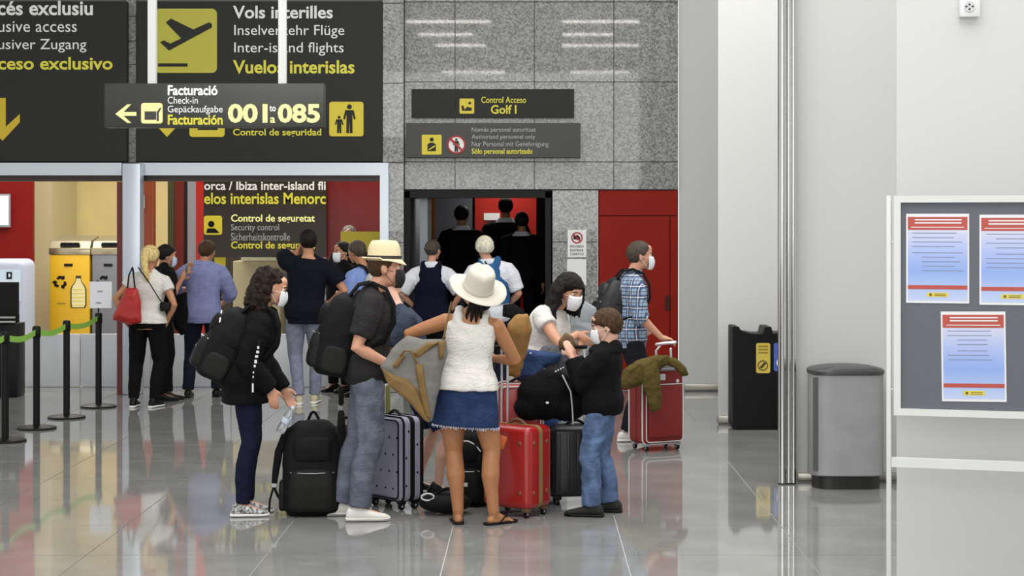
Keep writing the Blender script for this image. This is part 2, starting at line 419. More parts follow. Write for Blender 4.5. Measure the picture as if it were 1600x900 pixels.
# steel beams and frames of the entrance
M_beam = mat('beam_aluminium', '#c4ccd2', .35, .6)
tr = struct(MB().b2(XX(-60, DS), XX(191, DS), DS - .03, DS + .2, ZZ(274, DS), ZZ(254.5, DS)), 'trim_1', M_beam)
tr = struct(MB().b2(XX(218, DS), XX(607, DS), DS - .03, DS + .2, ZZ(274, DS), ZZ(254.5, DS)), 'trim_2', M_beam)
struct(MB().b2(XX(594, DS), XX(607.5, DS), DS - .04, DS + .15, 0, ZZ(274, DS)), 'trim_3', M_beam)
struct(MB().b2(XX(-60, DS), XX(594, DS), DS + .05, DS + .2, ZZ(283, DS), ZZ(274, DS)), 'trim_4', mat('rail_dark', '#3c302c', .4, .3))
mu = struct(MB().rbox(((XX(191, 19.6) + XX(219, 19.6)) / 2, 19.7, ZZ(255, 19.6) / 2), (28 * 19.6 / FPX, .2, ZZ(255, 19.6) - .002), .01, 2), 'trim_5', M_steelp)
MB().b2(XX(182, 19.6), XX(190.5, 19.6), 19.62, 19.8, 0.002, ZZ(284, 19.6)).build('door_edge', mat('door_edge_red', '#5d1712', .4), mu)

# signs over the dark doorway
cs = thing('doorway_sign', 'upper narrow black sign on granite with small yellow pictogram and two lines', 'sign', W(770, 184, DB))
prect(643, 897, 139, 184, DB - .06, .06, M_black, cs, 'sign_panel')
ppoly(rrect(718, 741, 154, 177.5, 2), DB - .064, .003, M_ybr, cs, 'pictogram')
ppoly([(721, 165), (724, 165), (726, 171), (731, 166), (733, 168), (737, 168), (737, 173), (722, 173)], DB - .068, .003, M_black, cs, 'symbol')
ppoly(circ(734, 161, 2.2, 10), DB - .068, .003, M_black, cs, 'symbol')
ptext('Control Acceso', 752, 822, 151, 161, DB - .063, M_txty, cs, .01); ptext('Golf I', 767, 807, 164, 178, DB - .063, M_txty, cs, .02)
as_ = thing('doorway_sign', 'lower black sign on granite with yellow guard pictogram and red no-entry ring', 'sign', W(770, 246, DB))
prect(634, 907, 192, 246, DB - .16, .15, mat('sign_black_soft', '#34332f', .45), as_, 'sign_panel')
d = DB - .164
ppoly(rrect(659, 690, 210.5, 241.5, 2), d, .003, M_ybr, as_, 'pictogram')
ppoly(circ(674.5, 218, 3.2, 12), d - .004, .003, M_black, as_, 'symbol'); ppoly([(668, 236), (668, 226), (671, 223), (678, 223), (681, 226), (681, 236)], d - .004, .003, M_black, as_, 'symbol')
ppoly([(670, 235), (670, 233), (679, 227), (680, 229)], d - .008, .003, M_ybr, as_, 'symbol')
ppoly(circ(713, 226, 14), d, .003, M_txtw, as_, 'disc'); ring(713, 226, 14.5, 2.6, d - .004, M_sred, as_)
figure_px(713, 216, 237, 3.6, d - .005, M_black, as_)
ppoly([(702.5, 218), (705, 215.5), (723.5, 234), (721, 236.5)], d - .009, .003, M_sred, as_, 'bar')
M_tg = mat('lettering_grey', '#a9a9a6', .5)
for t, a, b, y0, y1, m, bo in (('Només personal autoritzat', 737, 837, 199, 208, M_tg, 0), ('Authorized personnel only', 737, 836, 210, 219, M_tg, 0), ('Nur Personal mit Genehmigung', 737, 857, 221, 231, M_tg, 0), ('Sólo personal autorizado', 737, 832, 232, 243, M_txty, .02)):
    ptext(t, a, b, y0, y1, d, m, as_, bo)

# ------------------------------------------------------------------ dark doorway and corridor
dw = struct(MB().b2(XX(632, DB), XX(640, DB), DB + .02, DB + .3, 0, ZZ(299, DB)).b2(XX(852, DB), XX(861, DB), DB + .02, DB + .3, 0, ZZ(299, DB)).b2(XX(632, DB), XX(861, DB), DB + .02, DB + .3, ZZ(309, DB), ZZ(297.5, DB)), 'door_2', M_blk)
M_cor = mat('corridor_shade', '#161514', .5)  # near-black base puts the gloom of the unlit corridor into its colour
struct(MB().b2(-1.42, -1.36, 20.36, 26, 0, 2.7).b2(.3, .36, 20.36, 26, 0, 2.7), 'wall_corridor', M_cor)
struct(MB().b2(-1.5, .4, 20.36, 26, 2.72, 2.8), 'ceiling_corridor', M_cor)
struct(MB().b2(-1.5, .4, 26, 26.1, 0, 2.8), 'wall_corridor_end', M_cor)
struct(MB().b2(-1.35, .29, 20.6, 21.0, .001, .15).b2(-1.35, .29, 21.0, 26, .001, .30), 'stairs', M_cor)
g = thing('glass_screen', 'grey metal and glass screen just inside the dark doorway', 'screen', (XX(655, 20.5), 20.5, 0))
wbuild(MB().b2(XX(656, 20.5), XX(668, 20.5), 20.5, 20.56, 0.001, 2.2), 'post', mat('screen_grey', '#70757a', .3, .5), g)
wbuild(MB().b2(XX(668, 20.5), XX(674, 20.5), 20.5, 20.56, 0.001, 2.2), 'post', mat('screen_dark', '#26282a', .3, .5), g)
wbuild(MB().b2(XX(641, 20.5), XX(656, 20.5), 20.53, 20.54, 0.001, 2.2), 'pane', mat('screen_glass', '#3b3e42', .1, .2), g)
struct(MB().b2(XX(679, 24), XX(738, 24), 24, 24.08, .3, 2.7), 'wall_corridor_grey', mat('corridor_grey', '#52555c', .5))
struct(MB().b2(XX(672, 23.9), XX(680, 23.9), 23.9, 24, .3, 2.7), 'trim_6', mat('wood_brown', '#6a3818', .5))
rd = struct(MB().b2(XX(742, 24), XX(838, 24), 24, 24.06, .301, 2.5), 'door_3', mat('corridor_red', '#a81a0c', .4))
MB().b2(XX(756, 23.98), XX(781, 23.98), 23.98, 23.995, ZZ(344, 24), ZZ(333, 24)).build('notice', MATS['paper'], rd)
cl = thing('corridor_lamp', 'small glowing ceiling lamp in the dark corridor above the suited people', 'lamp', (XX(754, 22.5), 22.5, 2.72))
MB().rbox((0, 0, -.05), (.25, .25, .06), .02, 2).build('diffuser', mat('lamp_glow', '#ffffff', .5, emit='#fff6e8', estr=2.2), cl)
area('corridor_light', (XX(790, 23.2), 23.4, 2.6), .5, 14, (1, .95, .9))

# ------------------------------------------------------------------ inner room left
struct(MB().b2(-10, -2.0, 30, 30.2, 0, 5.2), 'wall_inner_back', M_cream)
struct(MB().b2(XX(52, 28.4), XX(81, 28.4), 28.4, 29.9, 0, 5.2), 'wall_inner_pier', mat('cream_shaded', '#d3c59a', .5))  # darker copy of the cream, shading of an angled face put into it
struct(MB().b2(XX(81, 29), XX(88, 29), 29.2, 29.9, 0, 5.2), 'gap_shade', mat('dark_gap', '#3a2c14', .6))  # dark strip stands in for the shaded gap beside the pier
struct(MB().b2(-10, XX(51, 26.5), 26.5, 26.6, 0.002, 5.2), 'wall_inner_red', M_reddk)
struct(MB().b2(-9.6, .2, 20.3, 30, 5.2, 5.3), 'ceiling_inner', mat('ceiling_white', '#d8d5cc', .6))
ls = thing('wall_screen', 'pale lit screen on the dark red wall at the far left', 'screen', W(0, 355, 26.4))
prect(-40, 15, 303, 355, 26.42, .06, mat('screen_frame', '#8f8f95', .4), ls, 'frame'); prect(-38, 13, 306, 352, 26.41, .01, mat('screen_lit', '#c9d4e4', .3, emit='#b8c6dc', estr=.5), ls, 'display')
# low white partition
lp = thing('low_partition', 'long low glossy white partition behind the queue posts', 'partition', (XX(200, 20.5), 20.5, 0))
M_part = mat('partition_white', '#c9ccd0', .25)
for a, b in ((36, 125), (126, 235), (236, 360), (361, 470), (471, 592)):
    wbuild(MB().rbox(((XX(a, 20.5) + XX(b, 20.5)) / 2, 20.53, .3), (XX(b, 20.5) - XX(a, 20.5) - .004, .06, .595), .008, 2), 'panel', M_part, lp)
# recycling bins
def recycle_bin(x0, x1, name_lbl, m, bottle):
    d = 27.0; xc = (x0 + x1) / 2; w = (x1 - x0) * d / FPX
    t = thing('recycling_bin', name_lbl, 'bin', (XX(xc, d), d + .3, 0), group='tall recycling bins')
    zt = ZZ(398, d)
    wbuild(MB().rbox((XX(xc, d), d + .3, zt / 2 + .03), (w, .6, zt - .06), .01, 2), 'body', m, t)
    wbuild(MB().rbox((XX(xc, d), d + .3, zt + .05), (w + .03, .62, .10), .01, 2), 'steel_band', mat('bin_steel', '#b5ab8c', .25, .8), t)
    zb = zt + .10; zr = ZZ(379, d)
    # hood, sloped
    mb = MB().loft([[Vector((XX(xc, d) + sx * w / 2, y, z)) for (y, z) in ((d + .02, zb), (d + .1, zr + .02), (d + .6, zr + .1), (d + .6, zb))] for sx in (-1, 1)], smooth=False)
    wbuild(mb, 'hood', mat('hood_grey', '#a89f86', .3, .5), t)
    wbuild(MB().prism([(XX(xc, d) - w * .22, zr + .0), (XX(xc, d) + w * .22, zr), (XX(xc, d) + w * .25, zb + .03), (XX(xc, d) - w * .25, zb + .03)], d - .005, d + .06), 'slot', M_blk, t)
    wbuild(MB().rbox((XX(xc + (-2), d), d - .003, ZZ(414, d)), (.13, .02, .04), .008, 2), 'lock', M_blk, t)
    wbuild(MB().b2(XX(x0, d) + .01, XX(x1, d) - .01, d + .02, d + .58, 0, .06), 'plinth', M_blk, t)
    # recycling triangle of three bent arrows
    cx, cy = (94, 441) if bottle else (161, 441)
    for k in range(3):
        a = math.radians(-90 + 120 * k)
        def q(r, da): return (cx + r * math.cos(a + math.radians(da)), cy + r * .95 * math.sin(a + math.radians(da)))
        ppoly([q(9, -38), q(11, -8), q(10.5, 22), q(13, 30), q(9, 52), q(4, 30), q(6.3, 22), q(6, -4), q(5.5, -45)], d - .006, .004, M_blk, t, 'recycling_arrow')
    if bottle:
        o_ = [(113, 480), (112, 476), (112, 452), (114, 447), (118, 441), (119, 437), (119, 432), (126, 432), (126, 437), (127, 441), (131, 447), (133, 452), (133, 476), (131, 480)]
        ppoly([(122.5 + (x - 122.5) * 1.2, 456 + (y - 456) * 1.05) for x, y in o_], d - .005, .004, mat('bottle_edge', '#3a3410', .5), t, 'bottle_outline')
        ppoly(o_, d - .009, .004, mat('bottle_fill', '#d9cf9a', .5), t, 'bottle_picture')
        for y in (452, 458, 464, 470, 476): prect(113, 132, y, y + 1, d - .011, .002, M_ybr, t, 'bottle_line')
        prect(89, 102, 473, 475, d - .005, .004, mat('dull_mark', '#8a7a20', .5), t, 'mark')
        prect(119, 126, 431, 435, d - .012, .003, MATS['bottle_edge'], t, 'bottle_cap_picture')
recycle_bin(78, 140, 'tall yellow recycling bin with bottle picture and triangle symbol', mat('bin_yellow', '#cfa41c', .4), True)
recycle_bin(144, 198, 'tall grey recycling bin beside the yellow one, behind the paper sign', mat('bin_grey', '#6f7076', .4), False)
# kiosk with rounded shell + dark desk in front
kd = 24.0
ki = thing('photo_kiosk', 'pale blue-grey rounded kiosk against the dark red wall at far left', 'kiosk', (XX(10, kd), kd + .3, 0))
M_kio = mat('kiosk_shell', '#b2b9cc', .35)
wbuild(MB().rbox((XX(6, kd), kd + .3, ZZ(405, kd) / 2), (64 * kd / FPX, .6, ZZ(405, kd) - .001), .1, 4), 'shell', M_kio, ki)
prect(-20, 32, 421, 470, kd - .012, .01, mat('kiosk_panel', '#cfe0ee', .3), ki, 'front_panel')
prect(10, 18.5, 425, 436, kd - .016, .004, M_blk, ki, 'symbol'); prect(13, 16, 427.5, 433, kd - .019, .003, MATS['kiosk_panel'], ki, 'symbol')
kk = thing('queue_desk', 'black desk with a raised back panel and silver rails at the left edge', 'desk', (XX(4, 19.3), 19.45, 0))
wbuild(MB().rbox((XX(1, 19.3), 19.45, ZZ(505, 19.3) / 2), (52 * 19.3 / FPX, .3, ZZ(505, 19.3) - .002), .01, 2), 'cabinet', M_blk, kk)
prect(-26, 28, 441, 493, 19.4, .05, M_blk, kk, 'back_panel')
for y in (496, 503): wbuild(MB().cyl(W(-1, y, 19.25), .016, 50 * 19.3 / FPX, 12, 'x'), 'rail', M_chrome, kk)
prect(-24, 28, 492, 506, 19.38, .06, M_blk, kk, 'rail_backing')
# right half of the inner room: frames, doors, sign wall
def strip(name, a, b, y0, d, m, th=.1, zb=.002):
    return struct(MB().b2(XX(a, d), XX(b, d), d, d + th, zb, ZZ(y0, d) if y0 else 5.19), name, m)
strip('door_4', 219, 241, 0, 24.0, mat('door_brown_red', '#7d3514', .4))
MB().b2(XX(224, 23.98), XX(226.5, 23.98), 23.97, 23.99, ZZ(325, 24), ZZ(305, 24)).build('door_handle', M_chrome, bpy.data.objects['door_4'])
strip('trim_8', 262, 271, 0, 25.0, mat('frame_olive', '#33300f', .5))
strip('door_5', 271, 286, 0, 25.2, mat('door_red_brown', '#6b1f12', .4))
strip('trim_9', 286, 293, 0, 25.3, M_dark)
strip('trim_10', 293, 306, 0, 24.5, mat('pillar_grey', '#8e8f94', .4))
strip('trim_11', 306, 319, 0, 24.2, mat('frame_red', '#a3180c', .35))
strip('wall_inner_dark', 318, 512, 0, 26.5, mat('inner_dark', '#2c2412', .5), .15)
strip('wall_inner_right', 511, 640, 0, 23.6, mat('inner_red', '#6b0c08', .35), .15)
ds = 23.4
ib = thing('inner_sign', 'dark inner sign with inter-island and security control lettering, seen through the entrance', 'sign', W(413, 400, ds))
prect(318, 510, 262, 402, ds, .08, mat('inner_sign_black', '#241c0a', .4), ib, 'sign_panel')
for t, a, b, y0, y1, m, bo in (('orca / Ibiza inter-island fli', 319, 509, 283, 297, M_txtw, .02), ('elos interislas Menorc', 319, 509, 301, 319, M_txty, .02), ('Control de seguretat', 361, 492, 335, 350, M_ty2, .02), ('Security control', 361, 436, 350, 363, M_tg, 0), ('Sicherheitskontrolle', 361, 453, 364, 376, M_tg, 0), ('Control de seguridad', 361, 492, 377, 392, M_txty, .02)):
    ptext(t, a, b, y0, y1, ds - .004, m, ib, bo)
ppoly(rrect(318.5, 347, 337, 367, 4), ds - .005, .004, M_ybr, ib, 'pictogram')
ppoly(circ(330, 350, 5, 12), ds - .009, .003, M_blk, ib, 'symbol'); ppoly([(322, 364), (324, 357), (336, 357), (343, 364)], ds - .009, .003, M_blk, ib, 'symbol')
fr = thing('glass_partition', 'tall clear grey glass partition under the inner sign, with a pale edge post', 'partition', (XX(460, 24.6), 24.6, 0))
prect(396, 505, 355, 560, 24.6, .02, mat('partition_glass', '#5b6068', .12, .1), fr, 'pane'); wbuild(MB().b2(XX(505, 24.6), XX(509, 24.6), 24.58, 24.64, .002, 2.0), 'post', mat('post_pale', '#b9b6a8', .4), fr)
ct = thing('service_counter', 'beige service counter with pale top in the inner room, behind the curly-haired woman', 'counter', (XX(400, 23.8), 23.9, 0))
wbuild(MB().rbox((XX(400, 23.8), 24.1, ZZ(408, 23.8) / 2), (74 * 23.8 / FPX, .5, ZZ(408, 23.8) - .002), .01, 2), 'body', mat('counter_beige', '#b3a884', .5), ct)
wbuild(MB().rbox((XX(410, 23.8), 24.08, ZZ(404, 23.8)), (66 * 23.8 / FPX, .6, .06), .01, 2), 'top', mat('counter_top', '#d8d1b4', .4), ct)
yb = thing('yellow_poster', 'small yellow poster on a stand beside the blue-shirted man head', 'poster', (XX(344, 23.5), 23.5, 0))
prect(335, 352, 400, 424, 23.5, .03, M_ybr, yb, 'board'); wbuild(MB().b2(XX(342, 23.5), XX(345, 23.5), 23.505, 23.525, .002, ZZ(424, 23.5)), 'post', M_blk, yb)
ys = thing('yellow_sign_stand', 'wide yellow sign board behind the grey-haired man, against the red wall', 'sign', (XX(562, 21.6), 21.6, 0))
prect(532, 593, 362, 393, 21.6, .04, M_ybr, ys, 'board')
for x in (538, 588): wbuild(MB().b2(XX(x - 1.5, 21.6), XX(x + 1.5, 21.6), 21.605, 21.635, .002, ZZ(393, 21.6)), 'leg', M_blk, ys)
# glass pane of the sliding door at right, mostly hidden
# ------------------------------------------------------------------ hall ceiling and luminaires (reflected in the granite)
struct(MB().b2(-9, 7, 12, 20.3, 6.25, 6.35), 'ceiling', mat('ceiling_grey', '#b8b8b8', .7))
M_lum = mat('tube_glow', '#ffffff', .5, emit='#fffaf0', estr=26)
M_lumh = mat('lamp_housing', '#d0d0d0', .5)
k = 0
places = ['nearest the back wall', 'one row from the back wall', 'third row from the back wall', 'over the middle of the hall', 'over the waiting group', 'near the camera end', 'behind the camera', 'furthest behind the camera']
for (L_, xs) in ((37.7, ((633, 768), (877, 1020))), (40.3, ((652, 740), (877, 959))), (42.8, ((680, 760), (877, 1005))), (50.5, ((690, 790), (890, 985)))):
    for (a, b) in xs:
        y = 2 * DB - L_; x0 = (a - CX) * L_ / FPX; x1 = (b - CX) * L_ / FPX
        t = thing('ceiling_lamp', 'slim %s tube lamp on the hall ceiling, %s' % ('left' if a < CX else 'right', places[k // 2 * 2]), 'lamp', ((x0 + x1) / 2, y, 6.0), group='tube lamps of the hall ceiling')
        MB().rbox((0, 0, .03), (x1 - x0, .14, .05), .01, 1).build('housing', M_lumh, t)
        MB().rbox((0, 0, -.015), (x1 - x0 - .04, .09, .04), .01, 1).build('tube', M_lum, t)
        k += 1
# ------------------------------------------------------------------ people: library
BAKE = []          # (object, wrinkle amplitude, wrinkle scale)
def live(mb, name, m, parent, vox, smooth=2, wr=0.0, ws=14.0, kind=None, label=None):
    """closed overlapping pieces become one continuous surface; baked once at the end"""
    me = bpy.data.meshes.new(name); me.from_pydata(mb.v, [], mb.f)
    bm = bmesh.new(); bm.from_mesh(me); bmesh.ops.recalc_face_normals(bm, faces=bm.faces); bm.to_mesh(me); bm.free()
    me.materials.append(m)
    o = bpy.data.objects.new(name, me); COL.objects.link(o)
    if parent is not None: o.parent = parent
    r = o.modifiers.new('r', 'REMESH'); r.mode = 'VOXEL'; r.voxel_size = vox; r.use_smooth_shade = True
    if smooth:
        s = o.modifiers.new('s', 'SMOOTH'); s.factor = .5; s.iterations = smooth
    BAKE.append((o, wr, ws))
    if label: o['label'] = label
    return o
def sinnoise(P, scale, seed):
    rs = np.random.RandomState(seed); out = np.zeros(len(P)); amp = 1.0; tot = 0
    Q = P * scale
    wv = rs.randn(3, 3) * .5
    Q = Q + np.sin(Q @ wv) * 1.3
    for k in range(7):
        w = rs.randn(3); w /= np.linalg.norm(w); w *= (1 + .45 * k)
        out += np.sin(Q @ w + rs.rand() * 6.28) / (1 + .3 * k); tot += 1 / (1 + .3 * k)
    return out / tot
def bake_all():
    dg = bpy.context.evaluated_depsgraph_get(); dg.update()
    for i, (o, wr, ws) in enumerate(BAKE):
        ev = o.evaluated_get(dg)
        me = bpy.data.meshes.new_from_object(ev)
        o.modifiers.clear(); old = o.data; o.data = me; bpy.data.meshes.remove(old)
        n = len(me.vertices)
        if wr and n:
            P = np.empty(n * 3); me.vertices.foreach_get('co', P); P = P.reshape(-1, 3)
            Nn = np.empty(n * 3); me.vertices.foreach_get('normal', Nn); Nn = Nn.reshape(-1, 3)
            a = sinnoise(P * np.array([1, 1, .7]), ws, i)
            b = sinnoise(P * np.array([1, 1, 2.6]), ws * .8, i + 50)
            h = np.abs(a) * -1.2 + .35 + b * .6
            P = P + Nn * (h * wr * 1.5)[:, None]
            me.vertices.foreach_set('co', P.ravel())
        me.polygons.foreach_set('use_smooth', [True] * len(me.polygons)); me.update()

M_skin = {
 'light': mat('skin_light', '#c99478', .5, sss=.1, var=.05, vscale=20),
 'pale': mat('skin_pale', '#d3a48e', .5, sss=.1, var=.05, vscale=20),
 'mid': mat('skin_mid', '#b47e5c', .5, sss=.1, var=.05, vscale=20),
 'tan': mat('skin_tan', '#a26e48', .5, sss=.1, var=.05, vscale=20)}
def cloth(name, col, **k):
    k.setdefault('rough', .85); k.setdefault('bump', .25); k.setdefault('bscale', 220); k.setdefault('spec', .12); k.setdefault('var', .07); k.setdefault('vscale', 18)
    m = mat(name, col, **k)
    nt = m.node_tree; N = nt.nodes.new; L = nt.links.new; bs = nt.nodes['Principled BSDF']
    bp0 = bs.inputs['Normal'].links[0].from_node; tc = N('ShaderNodeTexCoord'); mp = N('ShaderNodeMapping'); mp.inputs['Scale'].default_value = (1, 1, 2.0); L(tc.outputs['Object'], mp.inputs[0])
    n = N('ShaderNodeTexNoise'); n.inputs['Scale'].default_value = 10; n.inputs['Detail'].default_value = 2.5; n.inputs['Distortion'].default_value = 1.6; L(mp.outputs[0], n.inputs['Vector'])
    sh = N('ShaderNodeMath'); sh.operation = 'SUBTRACT'; sh.inputs[1].default_value = .5; L(n.outputs['Fac'], sh.inputs[0]); ab = N('ShaderNodeMath'); ab.operation = 'ABSOLUTE'; L(sh.outputs[0], ab.inputs[0])
    pw = N('ShaderNodeMath'); pw.operation = 'POWER'; pw.inputs[1].default_value = .6; L(ab.outputs[0], pw.inputs[0])
    b2 = N('ShaderNodeBump'); b2.inputs['Strength'].default_value = .34; b2.inputs['Distance'].default_value = .025; L(pw.outputs[0], b2.inputs['Height']); L(b2.outputs[0], bp0.inputs['Normal'])
    return m
M_hair = {k: mat('hair_' + k, c, .5, bump=.9, bscale=55, aniso=(3, 3, .35), var=.28, vscale=30, spec=.2) for k, c in
          {'black': '#14100e', 'dark_brown': '#2a1c15', 'brown': '#46311f', 'grey': '#6b665f', 'white': '#dcd6c0', 'blonde': '#d9c081', 'curly': '#20130c', 'grizzled': '#4a4038'}.items()}
M_mask = mat('mask_white', '#e4e6e8', .7, bump=.1, bscale=40); M_maskb = mat('mask_black', '#121212', .7); M_maskbl = mat('mask_blue', '#b9cbe0', .7)
M_eye = mat('eye_white', '#e0dcd6', .3); M_iris = mat('iris_dark', '#1a1210', .2); M_brow = mat('brow', '#241812', .8)

def ik(a, b, l1, l2, pole):
    a = Vector(a); b = Vector(b); dv = b - a; L = dv.length
    if L > (l1 + l2) * .995: b = a + dv.normalized() * (l1 + l2) * .995; dv = b - a; L = dv.length
    c = (l1 * l1 - l2 * l2 + L * L) / (2 * L); h = math.sqrt(max(0, l1 * l1 - c * c)); n = dv.normalized()
    p = Vector(pole); p = p - n * p.dot(n)
    if p.length < 1e-4: p = Vector((0, 1, 0.01)) - n * n.y
    return a + n * c + p.normalized() * h, b
def lerp(tab, t):
    if t <= tab[0][0]: return tab[0][1:]
    for i in range(len(tab) - 1):
        if t <= tab[i + 1][0]:
            u = (t - tab[i][0]) / (tab[i + 1][0] - tab[i][0]); u = u * u * (3 - 2 * u) * .5 + u * .5
            return tuple(a + (b - a) * u for a, b in zip(tab[i][1:], tab[i + 1][1:]))
    return tab[-1][1:]
TM = [(-.10, .135, .100, 0), (-.04, .165, .118, -.004), (.03, .168, .120, -.008), (.12, .150, .110, 0), (.22, .150, .108, 0), (.33, .170, .120, .004), (.42, .172, .118, .0), (.475, .135, .092, -.008), (.515, .10, .075, -.012), (.55, .058, .058, -.01), (.60, .052, .055, 0.0)]
TF = [(-.10, .150, .110, 0), (-.04, .178, .125, -.012), (.03, .172, .120, -.01), (.12, .135, .100, 0), (.20, .122, .094, .004), (.32, .145, .122, .012), (.42, .150, .104, .0), (.475, .120, .082, -.008), (.515, .085, .066, -.01), (.55, .047, .05, -.008), (.60, .043, .046, 0.0)]
class Fig:
    def __init__(s, label, px, d, rz, Ht, sex='m', w=1.0, skin='light', hair='black', group=None,
                 hip=None, chest=None, head=None, z0=0.0, hs=1.0, hyaw=0, hpitch=0, twist=0, hands=None, elb=None, feet=None, knee=None,
                 vox=.012, curl=.5, shoe_h=.0):
        s.armw = 1.0; s.k = k = Ht / 1.75; s.sex = sex; s.w = w; s.vox = vox; s.curl = curl
        s.root = thing('person', label, 'person', (XX(px, d), d, z0), rz, group); s.hs = hs
        s.d = d; s.M = rmat(s.root); s.Mi = s.M.inverted(); s.skin = M_skin[skin]; s.hairm = M_hair[hair]
        s.pel = s.px(*hip) if hip else Vector((0, 0, .95 * k))
        top = s.px(*chest) if chest else Vector((0, 0, 1.43 * k))
        ax = (top - s.pel); u = ax.normalized()
        s.tl = .49 * k
        if chest is not None: s.tl = min(max(ax.length, .43 * k), .53 * k)
        s.u = u; s.twist = math.radians(twist)
        ct, st = math.cos(s.twist), math.sin(s.twist)
        s.side0 = Vector((1, 0, 0)); s.side1 = Vector((ct, st, 0)); s.side1 = (s.side1 - u * s.side1.dot(u)).normalized()
        s.fwd1 = u.cross(s.side1)
        sw = (.178 if sex == 'm' else .158) * k * w
        s.shc = s.pel + u * s.tl
        s.sh = {-1: s.shc - s.side1 * sw - u * .05 * k, 1: s.shc + s.side1 * sw - u * .05 * k}
        # head
        nd = (u * .6 + Vector((0, 0, .4))).normalized()
        s.hc = s.px(*head) if head else s.shc + nd * .205 * k + s.fwd1 * .03 * k
        s.R = (Matrix.Rotation(s.twist + math.radians(hyaw), 3, 'Z') @ Matrix.Rotation(math.radians(hpitch), 3, 'X'))
        # legs
        s.hipj = {i: s.pel + Vector((i * .088 * k * w, 0, -.02 * k)) for i in (-1, 1)}
        s.an = {}; s.kn = {}; s.toe = {}
        feet = feet or {}
        for i in (-1, 1):
            f = feet.get(i)
            if f:
                a = s.px(f[0], 0, f[1]); a.z = .085 * k + (f[3] if len(f) > 3 else 0); s.toe[i] = math.radians(f[2])
            else: a = Vector((i * .1 * k, 0, .085 * k)); s.toe[i] = 0
            ty = s.toe[i]; pole = Vector((-math.sin(ty) * 1.0, math.cos(ty), 0)) + Vector((i * .15, 0, 0))
            if knee and i in knee: pole = Vector(knee[i])
            l = .445 * k
            kn, an = ik(s.hipj[i], a, l, .405 * k, pole)
            an = a
            s.kn[i] = kn; s.an[i] = an
        # arms
        s.el = {}; s.wr = {}; hands = hands or {}; elb = elb or {}
        for i in (-1, 1):
            h = hands.get(i); t = s.px(*h) if h else s.sh[i] + Vector((i * .07 * k, .06 * k, -.53 * k))
            pole = Vector(elb.get(i, (i * .35, -1, -.2)))
            s.el[i], s.wr[i] = ik(s.sh[i], t, .285 * k, .255 * k, pole)
    def px(s, x, y, dd=0.0):
        return s.Mi @ W(x, y, s.d + dd)
    def ring(s, t, inf=0.0, n=24, tab=None, fy=1.0, flat=0.0):
        """torso cross-section at t (fraction of 0.49 m spine)"""
        k = s.k; T = tab or (TM if s.sex == 'm' else TF)
        a, b, y = lerp(T, t); a *= s.w; b *= (.5 + .5 * s.w)
        q = min(1, max(0, (t) / .40))
        sd = (s.side0.lerp(s.side1, q)).normalized(); uu = Vector((0, 0, 1)).lerp(s.u, min(1, max(0, (t + .08) / .16))).normalized()
        fw = uu.cross(sd).normalized(); sd = fw.cross(uu).normalized()
        sc = s.tl / .49 / 1.0
        c = s.pel + s.u * (t * sc) if t > 0 else s.pel + Vector((0, 0, 1)) * t * k
        if t > .5:
            v = (t - .5) / .1; c = s.pel + s.u * (.5 * sc); c = c.lerp(s.hc + s.R @ Vector((0, -.025, -.06)) * k, min(1, v * .8))
        c = c + fw * y * k
        out = []
        for j in range(n):
            th = 2 * PI * j / n; cx, cy = math.cos(th), math.sin(th)
            e = .85
            px_ = math.copysign(abs(cx) ** e, cx); py_ = math.copysign(abs(cy) ** e, cy)
            out.append(c + sd * px_ * (a * k + inf) + fw * py_ * (b * k + inf) * fy)
        return out
    def torso(s, mb, t0, t1, inf=0.0, n=14, inf0=None, inf1=None):
        i0 = inf if inf0 is None else inf0; i1 = inf if inf1 is None else inf1
        mb.loft([s.ring(t0 + (t1 - t0) * i / n, i0 + (i1 - i0) * i / n) for i in range(n + 1)])
    def trap(s, mb, inf=0.0):
        k = s.k; nb = s.shc + s.u * .045 * k - s.fwd1 * .012 * k
        for i in (-1, 1):
            mb.tube([nb.lerp(s.sh[i], .12) + s.u * .005 * k, nb.lerp(s.sh[i], .55) - s.u * .004 * k, s.sh[i]], [.040 * k + inf, .043 * k + inf, .046 * k + inf], 12, round_ends=False)
    def tp(s, x, y, z):
        k = s.k; return s.shc + s.side1 * x * k + s.fwd1 * y * k + s.u * z * k
    def bust(s, mb, inf=0.0):
        if s.sex == 'f':
            for i in (-1, 1):
                c = s.pel + s.u * (.335 * s.tl / .49) + s.side1 * i * .07 * s.k + s.fwd1 * .085 * s.k
                mb.ell(c, [(.062 * s.k + inf)] * 3)
    def armpts(s, i, f=1.0, n=4):
        a, e, w = s.sh[i], s.el[i], s.wr[i]
        pts = [a.lerp(e, j / n) for j in range(n)] + [e.lerp(w, j / n) for j in range(n + 1)]
        L = (e - a).length + (w - e).length; out = []; acc = 0; r = []
        for j, p in enumerate(pts):
            if j: acc += (p - pts[j - 1]).length
            if acc / L > f and j:
                over = acc - f * L; q = p.lerp(pts[j - 1], over / (p - pts[j - 1]).length); out.append(q); r.append(f); break
            out.append(p); r.append(acc / L)
        return out, r
    def limb_r(s, f, leg=False):
        if leg: return lerp([(0, .088), (.2, .084), (.4, .066), (.5, .054), (.56, .052), (.7, .056), (.85, .040), (1, .034)], f)[0] * s.k * (.4 + .6 * s.w)
        return lerp([(0, .054), (.12, .050), (.3, .046), (.5, .038), (.6, .041), (.8, .032), (1, .025)], f)[0] * s.k * (.4 + .6 * s.w) * (1 if s.sex == 'm' else .86) * s.armw
